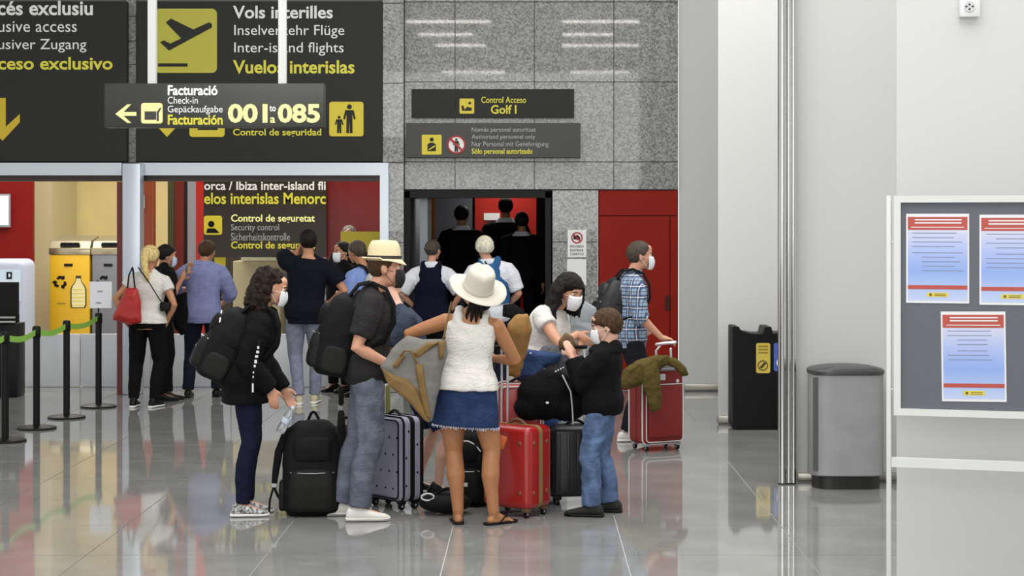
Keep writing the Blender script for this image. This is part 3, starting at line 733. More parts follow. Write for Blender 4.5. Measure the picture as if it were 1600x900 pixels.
    def legpts(s, i, f=1.0, n=5):
        a, e, w = s.hipj[i], s.kn[i], s.an[i]
        pts = [a.lerp(e, j / n) for j in range(n)] + [e.lerp(w, j / n) for j in range(n + 1)]
        L = (e - a).length + (w - e).length; out = []; acc = 0; r = []
        for j, p in enumerate(pts):
            if j: acc += (p - pts[j - 1]).length
            if acc / L > f and j:
                over = acc - f * L; q = p.lerp(pts[j - 1], over / (p - pts[j - 1]).length); out.append(q); r.append(f); break
            out.append(p); r.append(acc / L)
        for j, fr in enumerate(r):
            if .5 < fr < .95:  # calf bulges backwards
                out[j] = out[j] - Vector((-math.sin(s.toe[i]), math.cos(s.toe[i]), 0)) * .018 * s.k * math.sin((fr - .5) / .45 * PI)
        return out, r
    def hand(s, mb, i, hdir=None, pn=None, curl=None):
        k = s.k; w = s.wr[i]; fd = (w - s.el[i]).normalized() if hdir is None else Vector(hdir).normalized()
        # palm normal: towards the body by default
        n = Vector((-i, .15, 0)) if pn is None else Vector(pn)
        n = (n - fd * n.dot(fd)).normalized(); sd = fd.cross(n).normalized()
        if sd.y < 0 and pn is None: sd = -sd
        c = s.curl if curl is None else curl
        R = Matrix((sd, fd, n)).transposed()
        mb.ell(w + fd * .045 * k, (.040 * k, .052 * k, .016 * k), R, 12, 8)
        mb.tube([w - fd * .01 * k, w + fd * .03 * k], [.024 * k, .026 * k], 10)
        for q, (off, ln) in enumerate(((.028, .070), (.0095, .078), (-.009, .073), (-.026, .058))):
            p = w + fd * .082 * k + sd * off * k; d_ = fd.copy(); pts = [p - fd * .02 * k, p]
            for sg, fr in enumerate((.45, .3, .25)):
                a = c * (.55, .9, .7)[sg] * (1 + .08 * q)
                d_ = (d_ * math.cos(a) + n * math.sin(a)).normalized()
                # n rotated too
                pts.append(pts[-1] + d_ * ln * fr * k)
                n_ = n
            mb.tube(pts, [.0092 * k, .0092 * k, .0088 * k, .0082 * k, .0072 * k], 8)
        th = (sd * .75 + fd * .6 + n * (.2 + .5 * c)).normalized(); th2 = (fd * .8 + sd * .25 + n * (.25 + .5 * c)).normalized()
        p = w + fd * .018 * k + sd * .026 * k
        mb.tube([p - th * .01 * k, p + th * .03 * k, p + th * .03 * k + th2 * .024 * k, p + th * .03 * k + th2 * .045 * k], [.013 * k, .0115 * k, .0105 * k, .009 * k], 8)
    def H(s, x, y, z): return s.hc + s.R @ (Vector((x, y, z)) * s.k * s.hs)
    def body(s, legs=True, barefeet=False, hk=None, name='body'):
        mb = MB(); k = s.k; hs = s.hs * k
        s.torso(mb, -.10, .60, -.010 * k, 18); s.trap(mb, -.008 * k)
        for i in (-1, 1):
            mb.ell(s.sh[i], (.048 * k,) * 3)
            p, r = s.armpts(i, 1.0); mb.tube(p, [s.limb_r(f) for f in r], 12)
            s.hand(mb, i, **((hk or {}).get(i, {})))
            p, r = s.legpts(i); mb.tube(p, [s.limb_r(f, True) * (.93 if not barefeet else 1.10) for f in r], 14)
            t = Vector((-math.sin(s.toe[i]), math.cos(s.toe[i]), 0)); a = s.an[i]; sd = Vector((t.y, -t.x, 0))
            if barefeet:
                mb.ell(a - t * .022 * k + Vector((0, 0, -.055 * k)), (.030 * k, .034 * k, .030 * k))
                g = a + Vector((0, 0, -.058 * k))
                mb.tube([a + Vector((0, 0, -.02 * k)), g + t * .05 * k + Vector((0, 0, .01)), g + t * .10 * k - Vector((0, 0, .008))], [.032 * k, .034 * k, .026 * k], 12)
                mb.tube([g - Vector((0, 0, .004)), g + t * .06 * k, g + t * .12 * k - Vector((0, 0, .006))], [.028 * k, .034 * k, .026 * k], 12)
                for q in range(5):
                    mb.ell(g + t * (.165 - .01 * abs(q - 1) * (1 if q else .5)) * k + sd * i * (-.034 + .017 * q) * k + Vector((0, 0, -.012 * k)), (.009 * k, .022 * k, .009 * k), Matrix.Rotation(s.toe[i], 3, 'Z'), 8, 6)
            else:
                mb.tube([a + Vector((0, 0, -.01 * k)), a + t * .05 * k + Vector((0, 0, -.035 * k)), a + t * .12 * k + Vector((0, 0, -.05 * k))], [.034 * k, .028 * k, .02 * k], 10)
        # head: cranium, face, jaw, chin, nose, ears, brow, lips
        R = s.R
        def E(c, r): mb.ell(s.H(*c), [q * hs for q in r], R, 18, 12)
        E((0, -.012, .028), (.074, .094, .088)); E((0, .022, -.018), (.061, .070, .080)); E((0, .02, -.062), (.050, .058, .042))
        E((0, .066, -.092), (.024, .022, .018)); E((0, .078, .028), (.048, .016, .014)); E((0, .03, .06), (.058, .06, .04))
        mb.tube([s.H(0, .082, .012), s.H(0, .098, -.014), s.H(0, .104, -.028)], [.0075 * hs, .010 * hs, .013 * hs], 10)
        for i in (-1, 1):
            E((i * .036, .062, -.018), (.022, .022, .020)); E((i * .012, .093, -.032), (.009, .011, .008)); E((i * .076, -.006, -.006), (.009, .019, .031)); E((i * .080, -.014, .004), (.007, .012, .02))
        E((0, .086, -.056), (.022, .010, .006)); E((0, .084, -.066), (.019, .010, .007))
        mb.tube([s.shc + s.fwd1 * -.01 * k - s.u * .02 * k, s.H(0, -.02, -.06)], [.060 * k * (1 if s.sex == 'm' else .82), .053 * hs * (1 if s.sex == 'm' else .84)], 14)
        o = live(mb, name, s.skin, s.root, s.vox, 2)
        # eyes and brows
        for i in (-1, 1):
            e = MB().ell(s.H(i * .030, .071, .010), [.0125 * hs] * 3, R, 12, 8).build('eye', M_eye, s.root)
            MB().ell(s.H(i * .031, .0815, .010), [.0055 * hs, .003 * hs, .0055 * hs], R, 10, 6).build('iris', M_iris, e)
            MB().tube([s.H(i * .014, .090, .029), s.H(i * .032, .089, .034), s.H(i * .050, .076, .028)], [.0035 * hs, .004 * hs, .0025 * hs], 6).build('eyebrow', M_brow if s.hairm.name not in ('hair_white', 'hair_blonde') else s.hairm, s.root)
        return o
    # ---- clothing
    def top(s, m, t0=-.08, t1=.515, sl=.42, inf=.012, hem=None, slw=1.25, name='shirt', wr=.004, collar=False, vox=None, trap=True):
        mb = MB(); k = s.k
        s.torso(mb, t0, t1, 0, 18, inf0=hem if hem is not None else inf * 1.4, inf1=inf)
        s.bust(mb, inf * .6)
        if trap: s.trap(mb, inf * .6)
        for i in (-1, 1):
            if sl > 0: mb.ell(s.sh[i], (.048 * k + inf,) * 3)
            if sl > 0:
                p, r = s.armpts(i, sl)
                rr = [s.limb_r(f) * (slw if f > .1 else 1.12) + inf * .7 for f in r]
                mb.tube([s.shc.lerp(s.sh[i], .6)] + p, [rr[0]] + rr, 14, round_ends=False)
        o = live(mb, name, m, s.root, vox or max(.009, s.vox * .9), 3, wr)
        if collar:
            c = MB(); R = s.ring(.505, .018); Q = s.ring(.565, .016); c.loft([R, Q]); live(c, 'collar', m if collar is True else collar, s.root, .008, 1)
        return o
    def trousers(s, m, t1=.10, f=.995, inf=.010, hem=.050, knee=.064, name='trousers', wr=.004, shin=None, thigh=1.0):
        mb = MB(); k = s.k
        s.torso(mb, -.09, t1, inf, 8)
        for i in (-1, 1):
            p, r = s.legpts(i, f)
            tab = [(0, .098 * thigh), (.2, .094 * thigh), (.5, knee), (.7, shin or (knee + hem) / 2), (1, hem)]
            mb.tube(p, [lerp(tab, q)[0] * k * (.4 + .6 * s.w) for q in r], 16, round_ends=False)
        return live(mb, name, m, s.root, max(.009, s.vox * .9), 3, wr, 17)
    def shoes(s, m, sole=None, high=False, size=1.0, lace=None, stripe=None):
        sole = sole or M_blk; k = s.k * size
        for i in (-1, 1):
            a = s.an[i]; t = s.toe[i]; R = Matrix.Rotation(t, 3, 'Z'); z0 = a.z - .085 * s.k; base = Vector((a.x, a.y, z0 + .001))
            def P(x, y, z): return base + R @ Vector((x * k, y * k, z * k))
            st = [(-.082, .022, .055), (-.07, .033, .078), (-.04, .037, .090 if not high else .12), (0, .037, .095 if not high else .125), (.035, .038, .080), (.075, .043, .062), (.115, .046, .050), (.150, .040, .042), (.172, .026, .034), (.182, .012, .026)]
            def rings(z0_, zt, grow):
                out = []
                for (y, hw, h) in st:
                    hh = zt if zt else h; w_ = hw + grow
                    y_ = y + (grow if y > .1 else (-grow if y < -.05 else 0))
                    out.append([P(w_ * math.copysign(abs(math.cos(2 * PI * j / 16)) ** .7, math.cos(2 * PI * j / 16)), y_, z0_ + (hh - z0_) * (.5 + .5 * math.copysign(abs(math.sin(2 * PI * j / 16)) ** .8, math.sin(2 * PI * j / 16)))) for j in range(16)])
                return out
            sh = MB().loft(rings(.012, None, 0)).build('shoe', m, s.root)
            MB().loft(rings(0, .024, .004)).build('sole', sole, sh)
            if stripe: MB().loft([[p + Vector((0, 0, .010 * k)) for p in r] for r in rings(.0, .006, .0052)]).build('stripe', stripe, sh)
            if lace:
                for q in range(4):
                    y = .01 + q * .022; z = .094 - q * .0125
                    MB().tube([P(-.022, y, z - .006), P(0, y + .004, z + .003), P(.022, y, z - .006)], .0035 * k, 6).build('lace', lace, sh)
    def mask(s, m=None, loops=True):
        m = m or M_mask; hs = s.hs * s.k; mb = MB(); n = 14; rows = 9; g = []
        for r in range(rows):
            z = .0 - .108 * r / (rows - 1)
            bul = math.sin(PI * (r + .6) / (rows + .4))
            row = []
            for j in range(n + 1):
                a = (j / n - .5) * 2 * math.radians(72 - 10 * abs(r - 3) / 5)
                rad_y = .066 + .020 * bul; rad_x = .064 * (1 - .25 * (r / (rows - 1)) ** 2)
                row.append(s.H(rad_x * math.sin(a) * 1.03, .033 + (rad_y) * math.cos(a) ** .8 - .008 * (r / (rows - 1)) ** 3, z))
            g.append(row)
        inner = [[p - (s.R @ Vector((0, .006, 0))) * hs for p in row] for row in g]
        # closed shell: loft of rings made of outer and inner rows
        mb.loft([g[r] + inner[r][::-1] for r in range(rows)])
        o = mb.build('face_mask', m, s.root, auto=None)
        if loops:
            for i in (-1, 1):
                for z in (-.012, -.082):
                    MB().tube([s.H(i * .060, .048, z), s.H(i * .072, .02, z * .6), s.H(i * .084, -.012, z * .2 + .002)], .0016 * hs, 6).build('ear_loop', m, o)
        return o
    def hair(s, low=-.06, front=.058, th=.010, noise=.006, name='hair', mt=None, up=0.0, seed=1, side=.0, ang=None):
        hs = s.hs * s.k; n1, n2 = 40, 28; rings = []
        rs = np.random.RandomState(seed)
        for a in range(1, n2):
            ph = PI * a / n2; ring = []
            for b in range(n1):
                t = 2 * PI * b / n1
                dx, dy, dz = math.sin(ph) * math.cos(t), math.sin(ph) * math.sin(t), -math.cos(ph)
                x, y, z = dx * (.076 + th), -.014 + dy * (.096 + th), .024 + dz * (.090 + th + up)
                zb = lerp([(-.12, low), (-.04, low * .9), (-.012, low * .3 + .0), (.012, side - .004), (.03, side + .02), (.06, front), (.12, front + .004)], y)[0]
                f = 1.0
                if z < zb: f = .90 - min(.22, (zb - z) * 4)
                nz = noise * (math.sin(t * 9 + seed) * math.sin(ph * 11 + seed * 2) + .6 * (rs.rand() - .5)) if f == 1 else 0
                ring.append(s.H(x * f + dx * nz, -.014 + (y + .014) * f + dy * nz, .024 + (z - .024) * f + dz * nz))
            rings.append(ring)
        return MB().loft(rings).build(name, mt or s.hairm, s.root, auto=None)
    def world(s, v): return s.M @ Vector(v)
# ------------------------------------------------------------------ bags: library
M_nyl = mat('black_nylon', '#0b0b0c', .7, spec=.2, bump=.3, bscale=150); M_nyl2 = mat('charcoal_nylon', '#161615', .6, spec=.2, bump=.3, bscale=150)
M_web = mat('black_webbing', '#0f0f10', .8, spec=.15); M_trimw = mat('reflective_trim', '#d6d8d8', .4); M_bkl = mat('buckle_grey', '#9a9c9e', .35, .3)
def pack_shape(mb, w, h, dp, c=(0, 0, 0), top=.72, bulge=1.0, n=14):
    rings = []
    for a in range(n + 1):
        t = a / n; z = h * t
        e = min(1, (math.sin(min(t / .10, 1) * PI / 2)) * .12 + .88) * (1 - (1 - top) * max(0, (t - .55) / .45) ** 1.8)
        if t > .9: e *= math.sqrt(max(.0, 1 - ((t - .9) / .1) ** 2 * .55))
        if t < .04: e *= .92
        ww = w / 2 * e; dd = dp / 2 * (e ** 1.4) * (1 + .12 * math.sin(t * PI) * bulge)
        rings.append([Vector((c[0] + ww * math.copysign(abs(math.cos(q)) ** .6, math.cos(q)), c[1] + dd * math.copysign(abs(math.sin(q)) ** .6, math.sin(q)), c[2] + z)) for q in [2 * PI * j / 24 for j in range(24)]])
    mb.loft(rings); return mb
def arc(p, q, h, n=8, up=Vector((0, 0, 1))):
    p, q = Vector(p), Vector(q); return [p.lerp(q, i / n) + up * h * math.sin(PI * i / n) for i in range(n + 1)]
def backpack(label, loc, rz, w=.32, h=.48, dp=.2, m=None, m2=None, trim=None, rx=0, ry=0, worn=None, group=None, pockets=True, straps=True, name='backpack', handle=True):
    """outer side faces local -Y, carrying side +Y, base at z=0"""
    m = m or M_nyl; m2 = m2 or M_nyl2
    t = thing(name, label, 'backpack', loc, rz, group, rx, ry)
    live(pack_shape(MB(), w, h, dp), 'main_compartment', m, t, .011, 3, .004, 13)
    if pockets:
        live(pack_shape(MB(), w * .80, h * .46, dp * .5, (0, -dp * .42, h * .06), .82), 'front_pocket', m2, t, .010, 2, .003, 13)
        live(pack_shape(MB(), w * .66, h * .26, dp * .4, (0, -dp * .40, h * .58), .8), 'upper_pocket', m, t, .010, 2, .003, 13)
        for s_ in (-1, 1): live(pack_shape(MB(), .05, h * .32, dp * .6, (s_ * w * .5, 0, h * .05), .9), 'side_pocket', m2, t, .010, 2)
        MB().tube([(x, -dp * .42 - dp * .25 * (1 - (x / (w * .4)) ** 2) - .004, h * .47) for x in [w * .36 * (q / 6 - 1) for q in range(13)]], .0035, 6).build('zip', trim or M_bkl, t)
        MB().rbox((0, -dp * .68, h * .30), (.05, .008, .03), .003, 1).build('badge', trim or M_bkl, t)
        for s_ in (-1, 1):
            MB().tube([(s_ * w * .40, -dp * .35, h * .50), (s_ * w * .47, -dp * .1, h * .52), (s_ * w * .50, dp * .3, h * .53)], .009, 8, flat=.35).build('side_strap', M_web, t)
            MB().rbox((s_ * w * .43, -dp * .30, h * .51), (.02, .02, .028), .004, 1).build('buckle', M_bkl, t)
    if trim:
        MB().tube([(x, -dp * .46 * (1 - (x / (w * .55)) ** 2 * .4) - .012, h * (.86 - (x / w) ** 2 * .9)) for x in [w * .38 * (q / 6 - 1) for q in range(13)]], .005, 6).build('trim_line', trim, t)
    if handle: MB().tube(arc((-.04, dp * .3, h * .96), (.04, dp * .3, h * .96), .07), .009, 8).build('top_handle', M_web, t)
    if worn:
        M2 = rmat(t).inverted() @ worn.M
        for i in (-1, 1):
            k = 1
            P = [worn.tp(i * .07, -.15, -.03), worn.tp(i * .085, -.09, .055), worn.tp(i * .10, -.01, .078), worn.tp(i * .11, .08, .045), worn.tp(i * .115, .135, -.05), worn.tp(i * .125, .145, -.16), worn.tp(i * .165, .09, -.27), worn.tp(i * .175, 0, -.33), worn.tp(i * .13, -.14, -.37)]
            MB().tube([M2 @ p for p in P], [.009] * 9, 10, flat=2.5, up=M2.to_3x3() @ worn.side1).build('shoulder_strap', M_web, t)
    elif straps:
        for s_ in (-1, 1):
            MB().tube([(s_ * .07, dp * .45, h * .92), (s_ * .13, dp * .75, h * .85), (s_ * .20, dp * .8, h * .6), (s_ * .22, dp * .7, h * .35), (s_ * .20, dp * .6, h * .18), (s_ * .15, dp * .4, h * .08)], [.024, .026, .026, .02, .012, .01], 10, flat=.4).build('shoulder_strap', M_web, t)
    return t
def wear(fig, label, w=.32, h=.46, dp=.2, drop=.06, back=.12, x=0, tilt=0, **k):
    """backpack hanging from the shoulders of a figure"""
    rz = fig.root.rotation_euler.z + fig.twist
    base = fig.world(fig.tp(x, -(back + dp / 2 / fig.k), -(drop + h / fig.k)))
    # lean with the back
    uw = (fig.M.to_3x3() @ fig.u); f2 = Matrix.Rotation(-rz, 3, 'Z') @ uw
    rx = -math.atan2(f2.y, f2.z) + math.radians(tilt)
    return backpack(label, base, rz, w, h, dp, worn=fig, rx=rx, **k)
def suitcase(label, loc, rz, w, dp, h, m, mz=None, pole=0.0, soft=False, studs=None, piping=None, ribs=False, metal=None, name='suitcase', group=None, gripm=None, zz=.055):
    t = thing(name, label, 'suitcase', loc, rz, group); mz = mz or M_blk; metal = metal or M_chrome
    z0 = zz; hc = h - z0
    MB().rbox((0, 0, z0 + hc / 2), (w, dp, hc), .045, 5).build('shell', m, t)
    if ribs:
        for s_ in (-1, 1):
            for q in range(5): MB().rbox((w * (-.36 + .18 * q), s_ * dp / 2, z0 + hc / 2), (.018, .012, hc * .82), .005, 2).build('rib', m, t)
    # zipper / joint band all round the middle of the thickness
    def loopband(y, wd, g, r=.045, mm=None, nm='zipper_band'):
        mb = MB(); n = 6; pts = []
        for cx, cz, a0 in ((w / 2 - r, z0 + hc - r, 0), (-w / 2 + r, z0 + hc - r, 90), (-w / 2 + r, z0 + r, 180), (w / 2 - r, z0 + r, 270)):
            for i in range(n + 1):
                a = math.radians(a0 + 90 * i / n); pts.append((cx, cz, math.cos(a), math.sin(a)))
        rings = []
        for (cx, cz, ca, sa) in pts:
            rings.append([Vector((cx + ca * (r + e), y + yy, cz + sa * (r + e))) for (e, yy) in ((-.004, -wd / 2), (g, -wd / 2), (g, wd / 2), (-.004, wd / 2))])
        mb.loft(rings, close=True, smooth=False); return mb.build(nm, mm or mz, t)
    loopband(0, .035 if not soft else .02, .003)
    if piping:
        for y in (-dp / 2 + .03, dp / 2 - .03): loopband(y, .012, .004, mm=piping, nm='piping')
        for s_ in (-1, 1):
            r = .05; P = []
            for cx, cz, a0 in ((w / 2 - r, z0 + hc - r, 0), (-w / 2 + r, z0 + hc - r, 90), (-w / 2 + r, z0 + r, 180), (w / 2 - r, z0 + r, 270)):
                for i in range(5):
                    a = math.radians(a0 + 90 * i / 4); P.append((cx + (r - .02) * math.cos(a), s_ * (dp / 2 + .001), cz + (r - .02) * math.sin(a)))
            P.append(P[0]); MB().tube(P, .005, 6).build('piping', piping, t)
    if soft:
        MB().rbox((0, -dp / 2 - .012, z0 + hc * .42), (w * .82, .035, hc * .66), .015, 3).build('front_pocket', m, t)
        MB().tube([(x, -dp / 2 - .03, z0 + hc * .77) for x in (-w * .38, 0, w * .38)], .004, 6).build('pocket_zip', piping or M_bkl, t)
    if studs:
        for (x, z) in ((-.32, .2), (.32, .2), (-.32, .8), (.32, .8)):
            MB().ell((w * x, -dp / 2 - .001, z0 + hc * z), (.016, .006, .016)).build('stud', studs, t)
            MB().ell((w / 2 + .001, dp * x * .8, z0 + hc * z), (.006, .016, .016)).build('stud', studs, t)
    for sx in (-1, 1):
        for sy in (-1, 1):
            x, y = sx * (w / 2 - .045), sy * (dp / 2 - .045)
            hb = MB().rbox((x, y, z0 - .004), (.05, .05, .03), .01, 2).build('wheel_housing', M_blk if gripm is None else gripm, t)
            MB().cyl((x, y, .024), .0235, .018, 16, 'x').build('wheel', M_blk, hb); MB().cyl((x, y, .024), .009, .022, 12, 'x').build('wheel_hub', M_bkl, hb)
    MB().tube(arc((-.07, 0, h - .004), (.07, 0, h - .004), .035), .010, 8).build('carry_handle', gripm or M_blk, t)
    if pole:
        y = dp / 2 - .03
        for s_ in (-1, 1): MB().tube([(s_ * .075, y, h - .02), (s_ * .075, y, h + pole)], .0085, 8).build('telescopic_pole', metal, t)
        MB().rbox((0, y, h + pole + .008), (.19, .032, .026), .010, 3).build('grip', gripm or M_blk, t)
        MB().rbox((0, y, h + .002), (.20, .045, .012), .004, 2).build('pole_plate', M_bkl, t)
    return t

# ------------------------------------------------------------------ the waiting group, foreground
BLKT = cloth('charcoal_tshirt', '#2b2a2a'); JEAN = cloth('grey_blue_jeans', '#646a78', var=.24, vscale=9); JEANL = cloth('light_blue_jeans', '#566a8c', var=.3, vscale=9)
NAVY = cloth('navy_leggings', '#17192e'); BLKJ = cloth('black_jacket', '#0f0f10'); WTOP = cloth('white_jersey', '#d6d3cd', var=.03); DENS = cloth('denim_skirt', '#29375a', var=.14, vscale=14)
M_sw = mat('white_shoe', '#dcdad4', .6); M_sole_w = mat('white_sole', '#dedcd6', .6); M_straw = mat('straw', '#e3d3a8', .8, bump=.6, bscale=120); M_felt = mat('cream_felt', '#c2bcb0', .85, bump=.2, bscale=90)
M_band = mat('hat_band_dark', '#2c2521', .7)
# 1 man in straw hat
f = Fig('man in pale straw hat, black mask and charcoal t-shirt, standing in profile', 566, 11.46, math.radians(-84), 1.76, 'm', 1.05, 'light', 'brown', hs=1.06,
        hip=(574, 573), chest=(582, 460), head=(603, 420, 0), hyaw=-4, hpitch=-3, feet={1: (562, -.10, 0), -1: (531, .12, 4)}, hands={1: (612, 572, -.16), -1: (606, 560, .22)}, vox=.008)
f.body(); f.top(BLKT, t0=-.10, sl=.40, slw=1.5, inf=.016, hem=.03, wr=.005)
f.trousers(JEAN, hem=.068, knee=.078, shin=.072, wr=.006); f.shoes(M_sw, M_sole_w, stripe=M_blk, size=1.02)
f.mask(M_maskb); f.hair(low=-.075, th=.003, noise=.001)
def hat_on(fig, m, mb_, brim, rxd=0, ryd=0, crown=.105, up=.045, flop=.0, cr=.088, band=True):
    R = fig.R @ Matrix.Rotation(math.radians(rxd), 3, 'X') @ Matrix.Rotation(math.radians(ryd), 3, 'Y'); hs = fig.hs * fig.k; n = 48
    prof = [(cr - .003, -.004, 0), (brim, -.004, 1), (brim + .003, 0, 1), (brim, .004, 1), (brim * .7 + .02, .006, .4), (cr + .006, .006, 0), (cr + .001, .03, 0), (cr - .001, .06, 0), (cr * .93, crown * .8, 0), (cr * .80, crown * .97, 0), (cr * .55, crown * .99, 0), (cr * .2, crown * .90, 0), (.002, crown * .88, 0)]
    rings = []
    for r, z, b in prof:
        ring = []
        for j in range(n):
            a = 2 * PI * j / n; x, y = r * math.cos(a) * .94, r * math.sin(a) * 1.10
            zz = z - b * (.028 * max(0, math.sin(a)) ** 2) + b * flop * (math.sin(2 * a + .8) * .7 + .5 * math.sin(3 * a)) + (b * .012 if math.sin(a) < 0 else 0)
            if z > crown * .7:   # pinch at the front and lengthwise dent
                zz -= .012 * math.exp(-(x / .02) ** 2); x *= 1 - .14 * max(0, math.sin(a))
            ring.append(fig.H(0, 0, 0) + R @ (Vector((x, y - .012, zz + up)) * hs))
        rings.append(ring)
    o = MB().loft(rings).build('hat', m, fig.root, auto=math.radians(60))
    if band:
        rr = [[fig.H(0, 0, 0) + R @ (Vector((r * math.cos(2 * PI * j / n) * .94, r * math.sin(2 * PI * j / n) * 1.10 - .012, z + up)) * hs) for j in range(n)] for r, z in ((cr + .002, .008), (cr + .0085, .009), (cr + .0065, .026), (cr, .027))]
        MB().loft(rr).build('hat_band', mb_, o)
    return o
hat_on(f, M_straw, M_band, .118, rxd=2, crown=.118, up=.052)
wear(f, 'large black backpack worn by the man in the straw hat', w=.32, h=.52, dp=.25, drop=.0, back=.10, tilt=-9)
man_hat = f
# 2 woman in wide hat
f = Fig('woman in white sleeveless top, denim mini skirt and wide cream hat, seen from behind', 742, 11.27, math.radians(-4), 1.58, 'f', 1.08, 'tan', 'black', hs=1.03,
        hip=(728, 600), chest=(738, 494), head=(745, 455, .02), hyaw=5, hpitch=4, feet={-1: (716, .0, 14), 1: (771, -.04, -48)}, hands={-1: (651, 576, .10), 1: (772, 560, .24)}, elb={-1: (-1, .0, .1), 1: (1, -.5, -.7)}, vox=.008)
f.armw = 1.18; f.body(barefeet=True)
mb = MB(); f.torso(mb, -.035, .44, 0, 16, inf0=.034, inf1=.010); f.bust(mb, .012)
for i in (-1, 1): mb.tube([f.tp(i * .085, -.075, -.09), f.tp(i * .09, -.055, .01), f.tp(i * .092, 0, .035), f.tp(i * .09, .06, .0), f.tp(i * .085, .08, -.1)], [.034, .030, .026, .03, .034], 12)
live(mb, 'sleeveless_top', WTOP, f.root, .009, 3, .006, 15)
mb = MB(); k = f.k
rs = []
for q in range(9):
    t = q / 8; z = .10 - .385 * t
    hw = (.160, .178, .192, .200, .206, .210, .214, .218, .220)[q] * k * 1.05; hd = (.115, .13, .145, .152, .150, .145, .145, .145, .145)[q] * k
    rs.append([f.pel + Vector((hw * math.cos(2 * PI * j / 40), hd * math.sin(2 * PI * j / 40) - .01, z * k + (.012 * math.cos(2 * PI * j / 40) * -1 if t > .8 else 0))) for j in range(40)])
mb.loft(rs); live(mb, 'denim_skirt', DENS, f.root, .009, 1, .003, 16)
fr = MB(); random.seed(4)
for j in range(110):
    a = 2 * PI * j / 110; p = f.pel + Vector((.229 * k * math.cos(a), .145 * k * math.sin(a) - .01, -.28 * k - .012 * math.cos(a)))
    q = p + Vector((random.uniform(-.006, .006), random.uniform(-.004, .004), -random.uniform(.008, .02))); fr.tube([p, p.lerp(q, .5) + Vector((random.uniform(-.004, .004), 0, 0)), q], .0022, 5, round_ends=False)
o = fr.build('frayed_hem', mat('frayed_threads', '#b9c2d2', .9), f.root); o['kind'] = 'stuff'
f.hair(low=-.09, th=.012)
mb = MB()
for (x, l) in ((-.02, .17), (.004, .20), (.03, .12), (-.045, .10)):
    mb.tube([f.H(x * .6, -.10, -.04), f.H(x, -.115, -.10), f.H(x * 1.3 - .01, -.115, -.10 - l * .5), f.H(x * 1.5 + .008, -.10, -.10 - l)], [.016, .014, .008, .003], 8)
mb.ell(f.H(.04, -.06, -.09), (.05, .03, .03))
mb.build('hair_strands', f.hairm, f.root)['kind'] = 'stuff'
hat_on(f, M_felt, mat('felt_band', '#b9b4a8', .8), .205, rxd=24, ryd=14, crown=.150, up=.030, flop=.014, cr=.106)
for i in (-1, 1):   # flip-flops
    R = Matrix.Rotation(f.toe[i], 3, 'Z'); a = f.an[i]; b = Vector((a.x, a.y, 0))
    st = [(-.065, .018), (-.055, .030), (-.02, .034), (.04, .034), (.10, .040), (.15, .038), (.175, .022)]
    rings = [[b + R @ Vector((w_ * math.copysign(1, math.cos(q)) * abs(math.cos(q)) ** .5, y, .009 + .008 * math.copysign(abs(math.sin(q)) ** .5, math.sin(q)))) for q in [2 * PI * j / 12 for j in range(12)]] for y, w_ in st]
    ff = MB().loft(rings).build('flip_flop', M_blk, f.root)
    for s_ in (-1, 1): MB().tube([b + R @ Vector((s_ * .036, .03, .015)), b + R @ Vector((s_ * .025, .075, .052)), b + R @ Vector((0, .125, .022))], .005, 6).build('thong_strap', M_blk, ff)
wom_hat = f
# 3 curly woman
f = Fig('woman with long dark curly hair, black jacket, navy leggings and chequered sneakers, in profile', 388, 11.6, math.radians(-82), 1.60, 'f', .98, 'light', 'curly', hs=1.02,
        hip=(385, 585), chest=(409, 496), head=(426, 451, 0), hyaw=-2, hpitch=-14, feet={1: (379, -.07, 0), -1: (386, .09, 2)}, hands={1: (424, 608, -.14), -1: (443, 608, .10)}, vox=.008)
f.body(hk={1: dict(hdir=(0, .15, -1)), -1: dict(hdir=(0, .5, -1))})
f.top(BLKJ, t0=-.19, sl=1.0, slw=1.75, inf=.028, hem=.055, wr=.007, name='jacket')
f.trousers(NAVY, hem=.050, knee=.066, shin=.063, wr=.003, thigh=.98)
f.shoes(mat('sneaker_check', '#3a3a3c', .6, col2='#c9c9c8', vscale=60), M_sole_w, lace=M_sw); f.mask(M_mask)
mb = MB(); random.seed(11)
def mass(zz): return lerp([(-.27, .045), (-.22, .085), (-.12, .112), (-.02, .108), (.05, .098), (.10, .078), (.135, .03)], zz)[0]
mb.loft([[f.H(mass(z) * math.cos(2 * PI * j / 20) * .95, min(mass(z) * math.sin(2 * PI * j / 20) * 1.05 - .04, .005 + (.07 if z > .055 else 0) + (0 if z > -.02 else -.01)), z) for j in range(20)] for z in [-.27 + .405 * q / 16 for q in range(17)]])
for q in range(420):
    a = random.uniform(0, 2 * PI); z = random.uniform(-.27, .13); r_ = mass(z); x, y = r_ * math.cos(a) * .95, r_ * math.sin(a) * 1.05 - .04
    if y > .0 and z < .055: continue
    d_ = random.uniform(.010, .017); mb.ell(f.H(x, y, z), (d_, d_, d_ * random.uniform(1, 2)), seg=6, rg=5)
live(mb, 'curly_hair', f.hairm, f.root, .006, 1, .004, 70)
